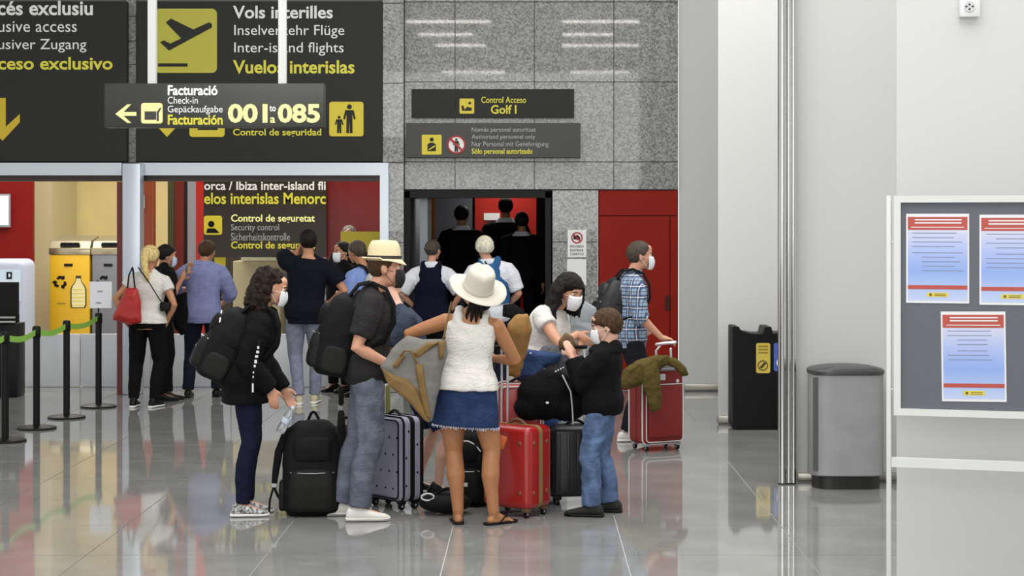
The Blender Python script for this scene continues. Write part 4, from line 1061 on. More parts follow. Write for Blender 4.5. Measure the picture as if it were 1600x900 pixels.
# glasses
for i in (-1, 1):
    MB().tube([f.H(i * .034 + .02 * math.cos(a), .094, .012 + .016 * math.sin(a)) for a in [2 * PI * j / 12 for j in range(13)]], .0018, 6, round_ends=False).build('glasses_rim', M_blk, f.root)
sp_ = wbuild(MB().tube([W(405, 534, 11.32), W(402, 552, 11.31), W(398, 578, 11.31), W(395, 600, 11.32), W(394, 618, 11.33)], .010, 8, flat=.4), 'hanging_strap', M_web, f.root)
for (x, y, w_, h_) in ((403.5, 543, .012, .016), (402.6, 550, .018, .016), (401, 557, .018, .014), (399.5, 565, .016, .022), (398, 572, .012, .014), (396, 582, .007, .012), (395.6, 589, .006, .014), (395, 606, .010, .055)):
    wbuild(MB().box(W(x, y, 11.303), (w_, .003, h_)), 'pale_mark', M_trimw, f.root)
wear(f, 'black backpack with pale piping worn by the curly-haired woman', w=.32, h=.48, dp=.25, drop=-.01, back=.10, trim=M_trimw, tilt=-12)
curly = f
bt = thing('water_bottle', 'small clear plastic water bottle held low by the curly-haired woman', 'bottle', W(437, 676, 11.52), 0, rx=0, ry=math.radians(28))
M_pet = mat('clear_plastic', '#e8eef0', .08, trans=.85)
MB().lathe([(.004, 0), (.026, .002), (.030, .012), (.030, .05), (.027, .06), (.030, .07), (.030, .12), (.022, .145), (.012, .158), (.012, .172)], 20).build('bottle_body', M_pet, bt)
MB().lathe([(.002, .172), (.014, .172), (.014, .188), (.002, .190)], 16).build('cap', mat('cap_white', '#d8dadc', .4), bt)
MB().lathe([(.0305, .07), (.0312, .072), (.0312, .10), (.0305, .102)], 20).build('label_band', mat('label_pale', '#b9c7d8', .4), bt)
# 4 boy
f = Fig('young boy in black hooded sweater and blue jeans at the right of the group', 942, 11.62, math.radians(78), 1.33, 'm', 1.02, 'pale', 'brown', hs=1.24,
        hip=(941, 628), chest=(944, 550), head=(947, 511, 0), hyaw=12, hpitch=-12, feet={-1: (924, -.09, 0), 1: (953, .09, 0)}, hands={-1: (893, 556, -.02), 1: (897, 556, .12)}, elb={-1: (-.2, -.5, -1), 1: (.2, -.5, -1)}, vox=.008)
f.body(); f.top(BLKJ, t0=-.10, sl=.95, slw=1.7, inf=.024, hem=.04, wr=.006, name='hooded_sweater')
mb = MB(); mb.loft([f.ring(t, i_) for t, i_ in ((.47, .03), (.50, .045), (.53, .04), (.545, .02))]); mb.ell(f.tp(0, -.09, .02), (.085, .05, .06)); live(mb, 'hood', BLKJ, f.root, .009, 2, .004)
f.trousers(JEANL, hem=.078, knee=.086, shin=.084, wr=.008, thigh=1.06); f.shoes(mat('black_suede', '#1a1918', .8), M_blk, size=1.22)
f.mask(M_mask); f.hair(low=-.07, th=.011, noise=.005, front=.035, up=.004)
# 5 woman leaning
f = Fig('woman in white t-shirt with shoulder-length dark hair, leaning over the luggage', 842, 12.65, math.radians(-112), 1.64, 'f', 1.30, 'light', 'black', hs=1.06,
        hip=(836, 584), chest=(864, 486), head=(890, 455, -.10), hyaw=-26, hpitch=-22, feet={1: (832, 0, 0), -1: (858, .1, 0)}, hands={1: (902, 522, -.14), -1: (897, 545, -.05)}, elb={1: (1, -.1, -.35), -1: (-.4, -.6, -.6)}, vox=.008)
f.body(hk={1: dict(hdir=(-.1, .8, -.6), curl=.6)}); f.top(WTOP, t0=-.05, sl=.20, inf=.014, hem=.024, slw=1.35, wr=.005)
f.trousers(cloth('blue_denim', '#2d4674', var=.2, vscale=12), t1=.08, hem=.06, knee=.075, wr=.006, thigh=1.08); f.shoes(M_blk)
f.mask(M_mask); f.hair(low=-.10, th=.018, noise=.004, front=.05)
mb = MB(); random.seed(5)
for q in range(64):
    a = random.uniform(PI * .90, PI * 2.10); x = .096 * math.cos(a); y = .098 * math.sin(a) - .01
    wv = random.uniform(-.012, .012); mb.tube([f.H(x * .8, y * .8, .06), f.H(x * 1.05 + wv, y * 1.05, .0), f.H(x * 1.2 - wv, y * 1.2 + .01, -.07), f.H(x * 1.28 + wv, y * 1.2 + wv, -.13), f.H(x * 1.2 + random.uniform(-.02, .02), y * 1.15 + random.uniform(0, .04), -.17 - random.uniform(0, .04))], [.022, .022, .021, .016, .006], 8)
mb.ell(f.H(0, -.03, .03), (.088, .09, .09))
live(mb, 'shoulder_length_hair', f.hairm, f.root, .008, 1, .004, 50)
MB().tube([f.tp(-.12, .05, .05), f.tp(0, -.13, -.15), f.tp(.14, -.05, -.36), f.tp(.17, .08, -.34)], .012, 8, flat=.4).build('bag_strap', mat('brown_leather', '#6b3a22', .6), f.root)
lean = f
# 6 hidden youth behind
f = Fig('youth in slate blue t-shirt and shorts, mostly hidden behind the straw-hatted man', 655, 12.35, math.radians(-75), 1.60, 'm', .98, 'pale', 'brown',
        hip=(647, 592), chest=(627, 490), head=(608, 436, .05), feet={1: (684, -.05, -10), -1: (652, .2, 0)}, hands={1: (646, 560, -.12), -1: (640, 570, .2)}, vox=.009)
f.body(); f.top(cloth('slate_tshirt', '#363e4c'), sl=.45, inf=.02, slw=1.5)
f.trousers(cloth('navy_shorts', '#1d2a4c'), f=.44, hem=.1, knee=.1, wr=.004); f.shoes(M_blk, M_sole_w, lace=M_sw, high=True); f.hair()
f.root['category'] = 'person'
# ------------------------------------------------------------------ people further back
WSH = cloth('white_shirt', '#d9dbe2', var=.03); BLU = cloth('lavender_blue_shirt', '#8287b0', var=.06); NTEE = cloth('navy_tshirt', '#10111c'); DNT = cloth('dark_navy_trousers', '#161a28'); BLK = cloth('black_trousers', '#0d0d0e')
GJE = cloth('pale_grey_jeans', '#777c8e', var=.12); VEST = cloth('navy_vest', '#0e1124'); VESTB = cloth('blue_vest', '#2f5a88'); SUIT = cloth('black_suit', '#0a0b12', bump=.1)
PSH = cloth('pale_blue_shirt', '#7f95cc', var=.06)
# blonde woman
f = Fig('blonde woman with ponytail in white t-shirt and black trousers, back turned, beside steel mullion', 230, 18.3, math.radians(-8), 1.64, 'f', 1.08, 'mid', 'blonde', hs=1.05,
        hip=(230, 500), chest=(234, 430), head=(236, 402, 0), hyaw=-12, feet={-1: (209, 0, 8), 1: (241, -.02, -10)}, hands={-1: (196, 500, .0), 1: (260, 505, .03)}, elb={-1: (-1, -.3, 0), 1: (1, -.6, 0)}, vox=.010)
f.body(); f.top(WTOP, t0=-.03, sl=.22, inf=.014, hem=.03, slw=1.35); f.trousers(BLK, hem=.055, knee=.078, shin=.068); f.shoes(M_blk, M_sole_w, lace=M_sw, high=True)
f.hair(low=-.05, th=.014, noise=.002); mb = MB().tube([f.H(0, -.10, .03), f.H(.005, -.135, .0), f.H(.015, -.14, -.09), f.H(.03, -.12, -.20), f.H(.03, -.10, -.27)], [.02, .035, .036, .026, .010], 12); live(mb, 'ponytail', f.hairm, f.root, .008, 1, .004, 60)
MB().ell(f.H(0, -.118, .022), (.018, .012, .018)).build('hair_tie', M_blk, f.root)
blonde = f
tb = thing('red_shoulder_bag', 'slouchy red shoulder bag hanging from the blonde woman left shoulder', 'bag', W(199, 507, 18.2))
mb = MB(); d = 18.15
out = [(197, 450), (214, 450), (220, 470), (221, 504), (205, 508), (176, 500), (177, 492), (187, 470)]
def pillow(out, d, th, name, m, root, n=5, smooth=2, wr=.003, vox=.010):
    cx = sum(p[0] for p in out) / len(out); cy = sum(p[1] for p in out) / len(out); rings = []
    for q in range(n + 1):
        t = q / n * 2 - 1; s_ = (1 - abs(t) ** 3 * .35)
        rings.append([W(cx + (x - cx) * s_, cy + (y - cy) * s_, d + t * th / 2) for x, y in out])
    mb = MB().loft(rings, smooth=False); mb.xf(rmat(root).inverted())
    return live(mb, name, m, root, vox, smooth, wr, 14)
pillow(out, d, .16, 'bag_body', mat('red_leather', '#a5201c', .5, bump=.2, bscale=60), tb)
for x in (199, 211): wbuild(MB().tube([W(x, 452, d), W(205 + (x - 205) * .6, 430, d + .05), W(207, 418, d + .16), W(209, 428, d + .3)], .008, 6), 'bag_handle', M_web, tb)
cb = thing('crossbody_bag', 'small dark crossbody bag on a thin strap at the blonde woman right hip', 'bag', W(259, 480, 18.2))
wbuild(MB().rbox(W(258, 479, 18.2), (.10, .07, .09), .02, 3), 'bag_body', M_nyl2, cb)
wbuild(MB().tube([W(216, 418, 18.22), W(232, 440, 18.10), W(248, 466, 18.10), W(255, 476, 18.18)], .006, 6), 'strap', M_web, cb)
# dark person beside
f = Fig('dark-haired man in black beside the blonde woman, masked and facing right', 258, 18.95, math.radians(-75), 1.67, 'm', 1.0, 'mid', 'black', hip=(254, 488), chest=(257, 420), head=(261, 400, 0), hyaw=0, hpitch=-10,
        feet={1: (252, -.05, 0), -1: (262, .12, 0)}, hands={1: (284, 436, -.06), -1: (288, 428, .12)}, vox=.011)
f.body(); f.top(BLKJ, t0=-.10, sl=.5, inf=.02, slw=1.5); f.trousers(BLK, hem=.062, knee=.072); f.shoes(M_blk); f.mask(M_maskbl); f.hair(th=.014, noise=.003)
ph = thing('phone', 'grey phone held up by the masked man in black, by the lavender shirt', 'phone', W(291, 424, 18.9), math.radians(-60))
MB().rbox((0, 0, 0), (.075, .012, .15), .008, 2, Matrix.Rotation(math.radians(25), 3, 'Y')).build('phone_body', mat('phone_grey', '#8d99a8', .2, .4), ph)
# lavender shirt man
f = Fig('man in lavender blue long-sleeved shirt and dark trousers, back turned to the camera', 318, 19.3, math.radians(-4), 1.69, 'm', 1.06, 'mid', 'brown', hip=(317, 490), chest=(318, 416), head=(324, 393, .02), hyaw=-25, hpitch=-8,
        feet={-1: (294, 0, 6), 1: (339, .10, -6)}, hands={-1: (289, 452, .26), 1: (352, 470, .28)}, elb={-1: (-1, -.4, -.9), 1: (1, -.4, -.9)}, vox=.010)
f.body(); f.top(BLU, t0=-.10, sl=.80, inf=.016, slw=1.5, hem=.03, collar=True); f.trousers(DNT, hem=.062, knee=.074); f.shoes(M_blk); f.hair(low=-.07, th=.012, noise=.003)
jk = thing('black_jacket', 'black jacket carried over the left arm of the lavender-shirted man', 'jacket', W(280, 524, 19.1))
pillow([(272, 462), (292, 456), (294, 490), (291, 520), (283, 524), (272, 512), (268, 486)], 19.08, .14, 'jacket_cloth', BLKJ, jk, wr=.006)
# navy tee man
f = Fig('man in navy t-shirt and pale jeans, back turned, hand raised to his ear', 482, 18.6, math.radians(4), 1.79, 'm', 1.08, 'mid', 'black', hip=(476, 485), chest=(483, 408), head=(481, 378, 0), hyaw=14,
        feet={-1: (467, 0, 6), 1: (492, .12, -6)}, hands={-1: (464, 396, .04), 1: (514, 474, .12)}, elb={-1: (-1, -.3, -1.2), 1: (1, -.6, -.2)}, vox=.010)
f.body(hk={-1: dict(hdir=(.35, .1, 1), curl=.8)}); f.top(NTEE, t0=-.13, sl=.36, inf=.02, slw=1.6, hem=.03); f.trousers(GJE, hem=.056, knee=.07, shin=.06); f.shoes(mat('tan_shoe', '#b0a68a', .6), M_sole_w); f.hair(low=-.07, th=.012, noise=.003)
# masked man facing
f = Fig('masked dark-haired man in black facing the camera, left of the grey-haired man', 531, 19.95, math.radians(140), 1.68, 'm', .98, 'mid', 'black', head=(534, 394, 0), hyaw=-8, hpitch=-4, hands={1: (520, 470, -.1), -1: (540, 480, -.15)}, vox=.011)
f.body(); f.top(BLKJ, sl=.9, inf=.018, slw=1.4); f.trousers(BLK, hem=.062); f.shoes(M_blk); f.mask(M_mask); f.hair(th=.012, noise=.003)
MB().tube([f.tp(.01, .14, -.02), f.tp(.01, .16, -.18)], [.018, .012], 8, flat=.4).build('lanyard', mat('lanyard_green', '#aab77c', .6), f.root)
f = Fig('grey-haired man in pale blue shirt turned left, carrying a white and dark pack', 566, 19.35, math.radians(48), 1.70, 'm', 1.05, 'mid', 'grizzled', chest=(570, 424), hip=(570, 500), head=(557, 394, 0), hyaw=14, hpitch=-14, hands={-1: (530, 462, 0), 1: (545, 470, .2)}, elb={-1: (-.5, -.8, -1)}, vox=.011)
f.body(); f.top(PSH, sl=.45, inf=.018, slw=1.5); f.trousers(DNT, hem=.062); f.shoes(M_blk); f.hair(th=.014, noise=.003, low=-.08)
wear(f, 'white and dark pack on the back of the grey-haired man in pale blue', w=.28, h=.36, dp=.15, m=mat('pack_white', '#c9c6ba', .7), m2=M_nyl, drop=.0, back=.11)
f = Fig('person whose grey crown shows above the yellow sign board, in dark clothes', 546, 22.6, math.radians(170), 1.79, 'm', 1.0, 'light', 'grey', vox=.014)
f.body(); f.top(BLKJ, sl=.9); f.trousers(BLK); f.shoes(M_blk); f.hair(th=.014)
# airport staff
f = Fig('woman with hair bun in white shirt and navy vest, back turned, entering the dark doorway', 674, 19.5, math.radians(-2), 1.65, 'f', 1.18, 'light', 'grizzled', head=(677, 391, 0), hyaw=-30, chest=(674, 420), hip=(674, 492), hands={-1: (650, 482, .12), 1: (703, 488, .04)}, elb={-1: (-1, -.6, 0), 1: (1, -.6, 0)}, feet={-1: (664, .05, 0), 1: (684, -.05, 0)}, vox=.010)
f.body(); f.top(WSH, t0=.02, sl=.48, inf=.014, slw=1.75, collar=True)
def vest(fig, m, t0=-.14, t1=.505, narrow=.86):
    mb = MB(); n = 16
    for q in range(1):
        rr = []
        for i in range(n + 1):
            t = t0 + (t1 - t0) * i / n; r = fig.ring(t, .036)
            c = sum(r, Vector()) / len(r); nf = 1 if t < .26 else 1 - (1 - .74) * min(1, (t - .26) / .12)
            rr.append([c + fig.side1 * (p - c).dot(fig.side1) * nf + fig.fwd1 * (p - c).dot(fig.fwd1) * 1.04 + fig.u * (p - c).dot(fig.u) for p in r])
        mb.loft(rr)
    for i in (-1, 1): mb.tube([fig.tp(i * .07, -.10, -.10), fig.tp(i * .082, -.075, .02), fig.tp(i * .085, -.01, .055), fig.tp(i * .08, .07, .01), fig.tp(i * .07, .12, -.1)], [.04] * 5, 12)
    return live(mb, 'vest', m, fig.root, .010, 2, .003)
vest(f, VEST); f.trousers(BLK, hem=.08, knee=.085, thigh=1.05); f.shoes(M_blk); f.hair(th=.008, noise=.001)
MB().ell(f.H(0, -.12, .02), (.035, .03, .035)).build('hair_bun', f.hairm, f.root)
f = Fig('white-haired person in white shirt and blue vest, back turned, behind the wide cream hat', 768, 18.7, math.radians(-10), 1.70, 'm', 1.05, 'light', 'white', head=(757, 388, 0), hyaw=20, chest=(766, 414), hip=(770, 490), hands={-1: (750, 490, .1), 1: (792, 478, .14)}, elb={-1: (-1, -.6, 0), 1: (1, -.5, -.4)}, vox=.010)
f.body(); f.top(WSH, sl=.46, inf=.014, slw=1.6, collar=True); vest(f, VESTB, t0=.1); f.trousers(DNT, hem=.07); f.shoes(M_blk); f.hair(low=-.05, th=.022, noise=.004)
MB().tube([f.tp(-.02, -.135, .03), f.tp(.05, -.15, -.12), f.tp(.12, -.14, -.28)], [.02, .022, .02], 8, flat=.4, up=(1, 0, 0)).build('strap', M_web, f.root)
bg_ = thing('dark_handbag', 'dark handbag held at the right hand of the white-haired person', 'bag', W(800, 497, 18.4))
pillow([(786, 476), (803, 474), (818, 484), (822, 492), (800, 498), (785, 494)], 18.4, .12, 'bag_body', M_nyl, bg_)
# suited group on the steps
for (px, d, Ht, lb, hy) in ((722, 22.2, 1.74, 'leftmost of three people in black suits seen from behind in the dark doorway', -25), (790, 22.9, 1.85, 'tallest person in black suit, middle of the three in the dark doorway', 0), (815, 21.9, 1.66, 'shortest person in black suit, rightmost of the three in the dark doorway', 8)):
    f = Fig(lb, px, d, 0, Ht, 'm', 1.12, 'mid', 'black', z0=.301, hyaw=hy, vox=.013)
    f.body(); f.top(SUIT, t0=-.16, sl=.97, inf=.024, slw=1.5, hem=.04, name='suit_jacket', collar=WSH); f.trousers(SUIT, hem=.075); f.shoes(M_blk); f.hair(low=-.07, th=.013, noise=.002)
# plaid man
mp = mat('plaid_cloth', '#5f7fb5', .85)
nt = mp.node_tree; b = nt.nodes['Principled BSDF']; N = nt.nodes.new; L = nt.links.new
tc = N('ShaderNodeTexCoord'); acc = None
sp = N('ShaderNodeSeparateXYZ'); L(tc.outputs['Object'], sp.inputs[0])
def band(out, freq, lo, hi, ph=0):
    m1 = N('ShaderNodeMath'); m1.operation = 'MULTIPLY_ADD'; m1.inputs[1].default_value = freq; m1.inputs[2].default_value = ph; L(out, m1.inputs[0])
    m2 = N('ShaderNodeMath'); m2.operation = 'FRACT'; L(m1.outputs[0], m2.inputs[0])
    g1 = N('ShaderNodeMath'); g1.operation = 'GREATER_THAN'; g1.inputs[1].default_value = lo; L(m2.outputs[0], g1.inputs[0])
    g2 = N('ShaderNodeMath'); g2.operation = 'LESS_THAN'; g2.inputs[1].default_value = hi; L(m2.outputs[0], g2.inputs[0])
    g3 = N('ShaderNodeMath'); g3.operation = 'MULTIPLY'; L(g1.outputs[0], g3.inputs[0]); L(g2.outputs[0], g3.inputs[1]); return g3.outputs[0]
cur = None
def layer(fac, col, strength):
    global cur
    mx = N('ShaderNodeMix'); mx.data_type = 'RGBA'
    ms = N('ShaderNodeMath'); ms.operation = 'MULTIPLY'; ms.inputs[1].default_value = strength; L(fac, ms.inputs[0]); L(ms.outputs[0], mx.inputs[0])
    if cur is None: mx.inputs[6].default_value = (*lin('#8ea6bd'), 1)
    else: L(cur, mx.inputs[6])
    mx.inputs[7].default_value = (*lin(col), 1); cur = mx.outputs[2]
ad = N('ShaderNodeMath'); ad.operation = 'ADD'; L(sp.outputs[0], ad.inputs[0]); L(sp.outputs[1], ad.inputs[1])
layer(band(ad.outputs[0], 11, .3, .75), '#263b66', .8); layer(band(sp.outputs[2], 11, .3, .75), '#22365f', .75)
layer(band(ad.outputs[0], 11, .48, .56), '#e6e6e6', .7); layer(band(sp.outputs[2], 11, .48, .56), '#e6e6e6', .7); layer(band(sp.outputs[2], 11, .0, .06), '#5c2a30', .8); layer(band(ad.outputs[0], 11, .0, .06), '#2b2024', .7)
L(cur, b.inputs['Base Color'])
f = Fig('man in blue plaid shirt and white mask, walking right beside the red door', 982, 15.55, math.radians(-84), 1.74, 'm', 1.02, 'light', 'grizzled', hs=1.06, hip=(984, 520), chest=(987, 434), head=(1001, 400, 0), hyaw=-3,
        hpitch=-2, feet={1: (980, -.1, 0), -1: (986, .12, 0)}, hands={1: (1034, 528, -.20), -1: (995, 510, .15)}, elb={1: (.4, -1, -.3)}, vox=.009)
f.body(hk={1: dict(hdir=(0, 1, -.15), pn=(0, -.1, -1), curl=1.0)}); f.top(mp, t0=-.13, sl=.60, inf=.018, slw=1.45, hem=.03, collar=True, wr=.006); f.trousers(cloth('charcoal_trousers', '#1c1d24'), hem=.066, knee=.076); f.shoes(M_sw, M_sole_w); f.mask(M_mask); f.hair(low=-.07, th=.010, noise=.002)
for i in (-1, 1): MB().tube([f.H(i * .034 + .019 * math.cos(a), .095, .012 + .015 * math.sin(a)) for a in [2 * PI * j / 12 for j in range(13)]], .0016, 6, round_ends=False).build('glasses_rim', M_blk, f.root)
wear(f, 'black backpack worn by the man in the blue plaid shirt', w=.30, h=.46, dp=.24, drop=-.01, back=.10, m=mat('black_sheen_nylon', '#14151b', .5), tilt=-16)

# ------------------------------------------------------------------ luggage of the group
M_redsh = mat('red_shell', '#981815', .32, var=.04, vscale=6, coat=.3); M_redsh2 = mat('red_shell_bright', '#a81a18', .35, coat=.2); M_lav = mat('lavender_fabric', '#9090a0', .8, bump=.2, bscale=150)
M_maroon = mat('maroon_fabric', '#7c1712', .6, bump=.2, bscale=120); M_blsh = mat('black_shell', '#1d1e20', .38); M_olz = mat('olive_zip', '#7d6840', .7); M_silver = mat('silver_pole', '#d6d7d8', .25, .7)
M_olive = cloth('olive_cloth', '#574b26', var=.15)
def XY(px, d): return (XX(px, d), d, 0)
backpack('black backpack standing on the floor between the curly-haired woman and the straw-hatted man', XY(489, 11.62), math.radians(4), w=.38, h=.60, dp=.24, m2=M_nyl2, name='backpack', straps=False)
bb = bpy.data.objects['backpack.004'] if 'backpack.004' in bpy.data.objects else None
bt_root = [o for o in bpy.data.objects if o.get('label', '').startswith('black backpack standing')][0]
MB().tube([(-.10, -.02, .56), (-.17, -.02, .52), (-.215, -.02, .40), (-.235, -.02, .27), (-.245, -.02, .18)], [.022, .026, .026, .022, .016], 10, flat=.5, up=(0, 1, 0)).build('shoulder_strap', M_web, bt_root)
MB().tube([(-.245, -.02, .18), (-.22, -.02, .12), (-.18, -.04, .08)], .009, 6).build('strap_tail', M_web, bt_root)
MB().tube([(-.245, -.02, .19), (-.27, -.03, .10), (-.275, -.04, .02)], .007, 6).build('strap_tail', M_web, bt_root)
MB().rbox((-.245, -.02, .19), (.04, .02, .03), .005, 1).build('buckle', M_bkl, bt_root)
backpack('dark backpack with orange lining, standing behind the floor backpack', XY(540, 12.2), 0, w=.26, h=.50, dp=.18, straps=False, name='backpack')
o2 = [o for o in bpy.data.objects if o.get('label', '').startswith('dark backpack with orange')][0]
MB().rbox((.05, -.10, .36), (.12, .04, .07), .015, 3).build('orange_lining', mat('orange_cloth', '#a8402a', .7), o2)
st = thing('rolled_umbrella', 'dark folded umbrella standing upright behind the straw-hatted man', 'umbrella', XY(533, 12.0))
MB().lathe([(.008, 0.001), (.012, .04), (.026, .12), (.032, .35), (.030, .50), (.022, .60), (.012, .63), (.012, .66), (.018, .67), (.018, .78), (.006, .79)], 14).build('canopy', M_nyl2, st)
MB().cyl((0, 0, .64), .022, .03, 12).build('collar', M_bkl, st)

t = suitcase('lavender fabric suitcase with small dark dots, between the straw-hatted man and the bare calf', XY(617, 11.93), math.radians(-48), .37, .20, .60, M_lav, mz=M_web, pole=0.0, piping=M_web, gripm=M_blk)
random.seed(3)
for k_, (x, z) in enumerate([(x, z) for z in (.14, .25, .36, .47) for x in (-.13, -.04, .05, .13)]):
    MB().ell((x + (.02 if int(z * 100) % 2 else -.02), -.1005, z), (.007, .003, .009), seg=8, rg=6).build('dot', M_web, t)
for k_, (y, z) in enumerate([(-.05, .16), (.04, .24), (-.05, .34), (.04, .42), (-.03, .51)]):
    MB().ell((.1855, y, z), (.003, .007, .009), seg=8, rg=6).build('dot', M_web, t)
MB().rbox((-.04, -.104, .45), (.07, .006, .07), .004, 1).build('name_plate', M_blk, t)
wbuild(MB().tube([W(606, 665, 12.0), W(606, 605, 12.05)], .016, 8, flat=.4), 'webbing_pull', mat('olive_webbing', '#6e6a30', .7), t)
# floor bags behind the woman
t = thing('duffel_bag', 'low black duffel with pale loop on the floor between suitcase and bare legs', 'bag', XY(695, 11.66))
live(MB().ell((0, 0, .07), (.17, .13, .066), seg=20, rg=12), 'bag_body', M_nyl, t, .009, 1, .005)
MB().tube([(-.165 + .04 * math.cos(a) + .06, -.09, .118 + .022 * math.sin(a)) for a in [2 * PI * j / 16 for j in range(17)]], .005, 6, round_ends=False).build('pale_loop', M_trimw, t)
MB().tube(arc((-.06, -.05, .125), (.10, -.05, .125), .04), .01, 8).build('carry_handle', M_web, t)
t = backpack('black backpack with pale curved edging standing between the tanned legs', XY(738, 12.02), math.radians(-20), w=.24, h=.50, dp=.20, straps=False, trim=M_trimw)
MB().tube([(-.04 + .04 * math.cos(a), -.135, .30 + .13 * math.sin(a)) for a in [PI / 2 + PI * j / 12 for j in range(13)]], .008, 8).build('edging', M_trimw, t)
# red suitcase
t = suitcase('glossy red hard-shell suitcase with olive zipper band, right of the tanned legs', XY(808, 11.62), math.radians(-36), .37, .27, .575, M_redsh, mz=M_olz, studs=mat('stud_brass', '#8a4a30', .4, .4), piping=None, gripm=mat('brown_grip', '#5b4630', .5))
wbuild(MB().tube([W(793, 672, 11.75), W(793, 545, 11.75)], .008, 8), 'telescopic_pole', M_silver, t)
wbuild(MB().tube([W(784, 672, 11.85), W(784, 545, 11.85)], .008, 8), 'telescopic_pole', M_silver, t)
wbuild(MB().rbox(W(788, 542, 11.8), (.14, .03, .026), .01, 3), 'grip', M_blk, t)
lt = wbuild(MB().rbox(W(784, 691, 11.35), (.05, .008, .085), .006, 2, Matrix.Rotation(math.radians(18), 3, 'Y')), 'luggage_tag', mat('orange_tag', '#b5571c', .5), t, label='orange luggage tag')
wbuild(MB().tube([W(787, 681, 11.35), W(791, 668, 11.4), W(790, 660, 11.6)], .003, 6), 'tag_strap', M_bkl, lt)
t = suitcase('taller bright red suitcase standing behind the glossy red one', XY(812, 12.08), math.radians(4), .30, .24, .80, M_redsh2, mz=mat('brown_band', '#5a3a22', .6), piping=M_trimw, gripm=M_blk)
t = suitcase('black hard-shell suitcase with raised silver handle, left of the boy', XY(899, 12.08), math.radians(8), .35, .24, .52, M_blsh, mz=M_blk, ribs=True, pole=.50, metal=M_silver)
# big black bag on top
t = thing('black_holdall', 'bulky black bag lying on top of the red and black suitcases', 'bag', (XX(855, 11.72), 11.80, .578))
mb = MB().ell((0, 0, .16), (.20, .15, .155), seg=20, rg=12).ell((.12, 0, .10), (.14, .13, .10)).ell((-.10, 0, .09), (.12, .13, .09)).ell((.03, .0, .27), (.13, .10, .07)).ell((.20, -.02, .22), (.08, .06, .04))
live(mb, 'bag_body', cloth('black_bag_cloth', '#0b0b0c'), t, .010, 2, .014, 9)
MB().tube([(.10, -.15, .30), (.15, -.16, .20), (.16, -.16, .10), (.165, -.15, .0)], .012, 8, flat=.4).build('pale_strap', M_trimw, t)
MB().rbox((.0, -.155, .13), (.02, .01, .014), .003, 1).build('buckle', M_trimw, t)
for q in range(4): MB().ell((.055 + q * .016, -.09, .325 + q * .008), (.006,) * 3, seg=8, rg=6).build('bead', M_trimw, t)
t = thing('grey_rucksack', 'fuzzy grey bag with pale blue tag on the bright red suitcase', 'bag', (XX(862, 12.15), 12.2, .805))
live(MB().ell((0, 0, .12), (.10, .10, .12), seg=16, rg=10).ell((.07, .02, .10), (.09, .08, .10)), 'bag_body', mat('grey_fuzz', '#4a4a50', .95, var=.35, vscale=40, bump=.6, bscale=90), t, .009, 2, .008)
MB().rbox((-.04, -.12, .07), (.05, .01, .03), .004, 1, Matrix.Rotation(math.radians(20), 3, 'Y')).build('blue_tag', mat('tag_blue', '#9aa6d8', .4), t)
# denim jacket hanging from the woman's waist
t = thing('denim_jacket', 'blue denim jacket tied round the waist of the leaning woman', 'jacket', W(832, 590, 12.1))
pillow([(818, 545), (845, 548), (880, 552), (874, 566), (852, 570), (846, 596), (808, 595), (806, 582), (810, 562)], 12.13, .16, 'jacket_cloth', cloth('denim_jacket_cloth', '#32456b', var=.25, vscale=10), t, wr=.010)
for (x, y) in ((815, 575), (829, 552)): wbuild(MB().ell(W(x, y, 12.04), (.007, .006, .007), seg=8, rg=6), 'button', M_trimw, t)
t = thing('tan_paper_bag', 'crumpled tan paper bag under the right arm of the woman in the cream hat', 'bag', W(806, 575, 11.85))
pillow([(794, 506), (806, 494), (824, 490), (829, 515), (824, 550), (810, 590), (794, 585), (792, 540)], 11.85, .12, 'bag_body', mat('tan_paper', '#84602e', .8, bump=.4, bscale=20, var=.2, vscale=7), t, wr=.014, smooth=1)
t = thing('food_pouch', 'small opened brown snack pouch between the leaning woman and the boy', 'bag', W(888, 550, 12.0))
pillow([(872, 534), (884, 518), (896, 524), (902, 540), (892, 548), (874, 546)], 12.0, .06, 'pouch', mat('pouch_brown', '#5a4222', .6, var=.3, vscale=30), t, wr=.006)
t = thing('clear_plastic_bag', 'pale translucent plastic bag hanging behind the leaning woman and the boy', 'bag', W(912, 545, 12.95))
pillow([(896, 474), (914, 468), (932, 480), (932, 520), (922, 548), (905, 556), (890, 530)], 12.98, .08, 'bag_body', mat('clear_film', '#a4abb0', .25, alpha=.6), t, wr=.012)

# tote of the woman in the wide hat
t = thing('canvas_tote', 'large grey and tan canvas tote slung from the shoulder of the cream-hatted woman', 'bag', W(650, 660, 11.12))
dT = 11.10; outT = [(595, 573), (611, 546), (636, 523), (660, 530), (697, 530), (699, 555), (688, 595), (680, 635), (676, 660), (668, 660), (634, 622), (606, 600)]
M_can = mat('grey_canvas', '#6f6d68', .85, bump=.25, bscale=120, var=.06, vscale=15); M_tan = mat('tan_leather', '#6f5428', .65, bump=.15, bscale=60, var=.12, vscale=10)
pillow(outT, dT, .14, 'tote_body', M_can, t, n=7, smooth=2, wr=.006)
def overlay(pts, d0, name, m, th=.012):
    return pillow(pts, d0, th, name, m, t, n=3, smooth=1, wr=.0, vox=.005)
overlay([(596, 574), (610, 583), (636, 592), (650, 606), (664, 640), (672, 662), (664, 658), (634, 624), (606, 602)], dT - .075, 'leather_base', M_tan, .03)
overlay([(648, 568), (660, 568), (666, 610), (674, 655), (666, 652), (655, 615)], dT - .080, 'leather_strap', M_tan, .026)
overlay([(612, 572), (628, 552), (634, 556), (620, 576)], dT - .076, 'leather_strap', M_tan, .026)
overlay([(640, 554), (668, 534), (688, 533), (672, 546), (652, 562)], dT - .060, 'inner_flap', M_tan, .04)
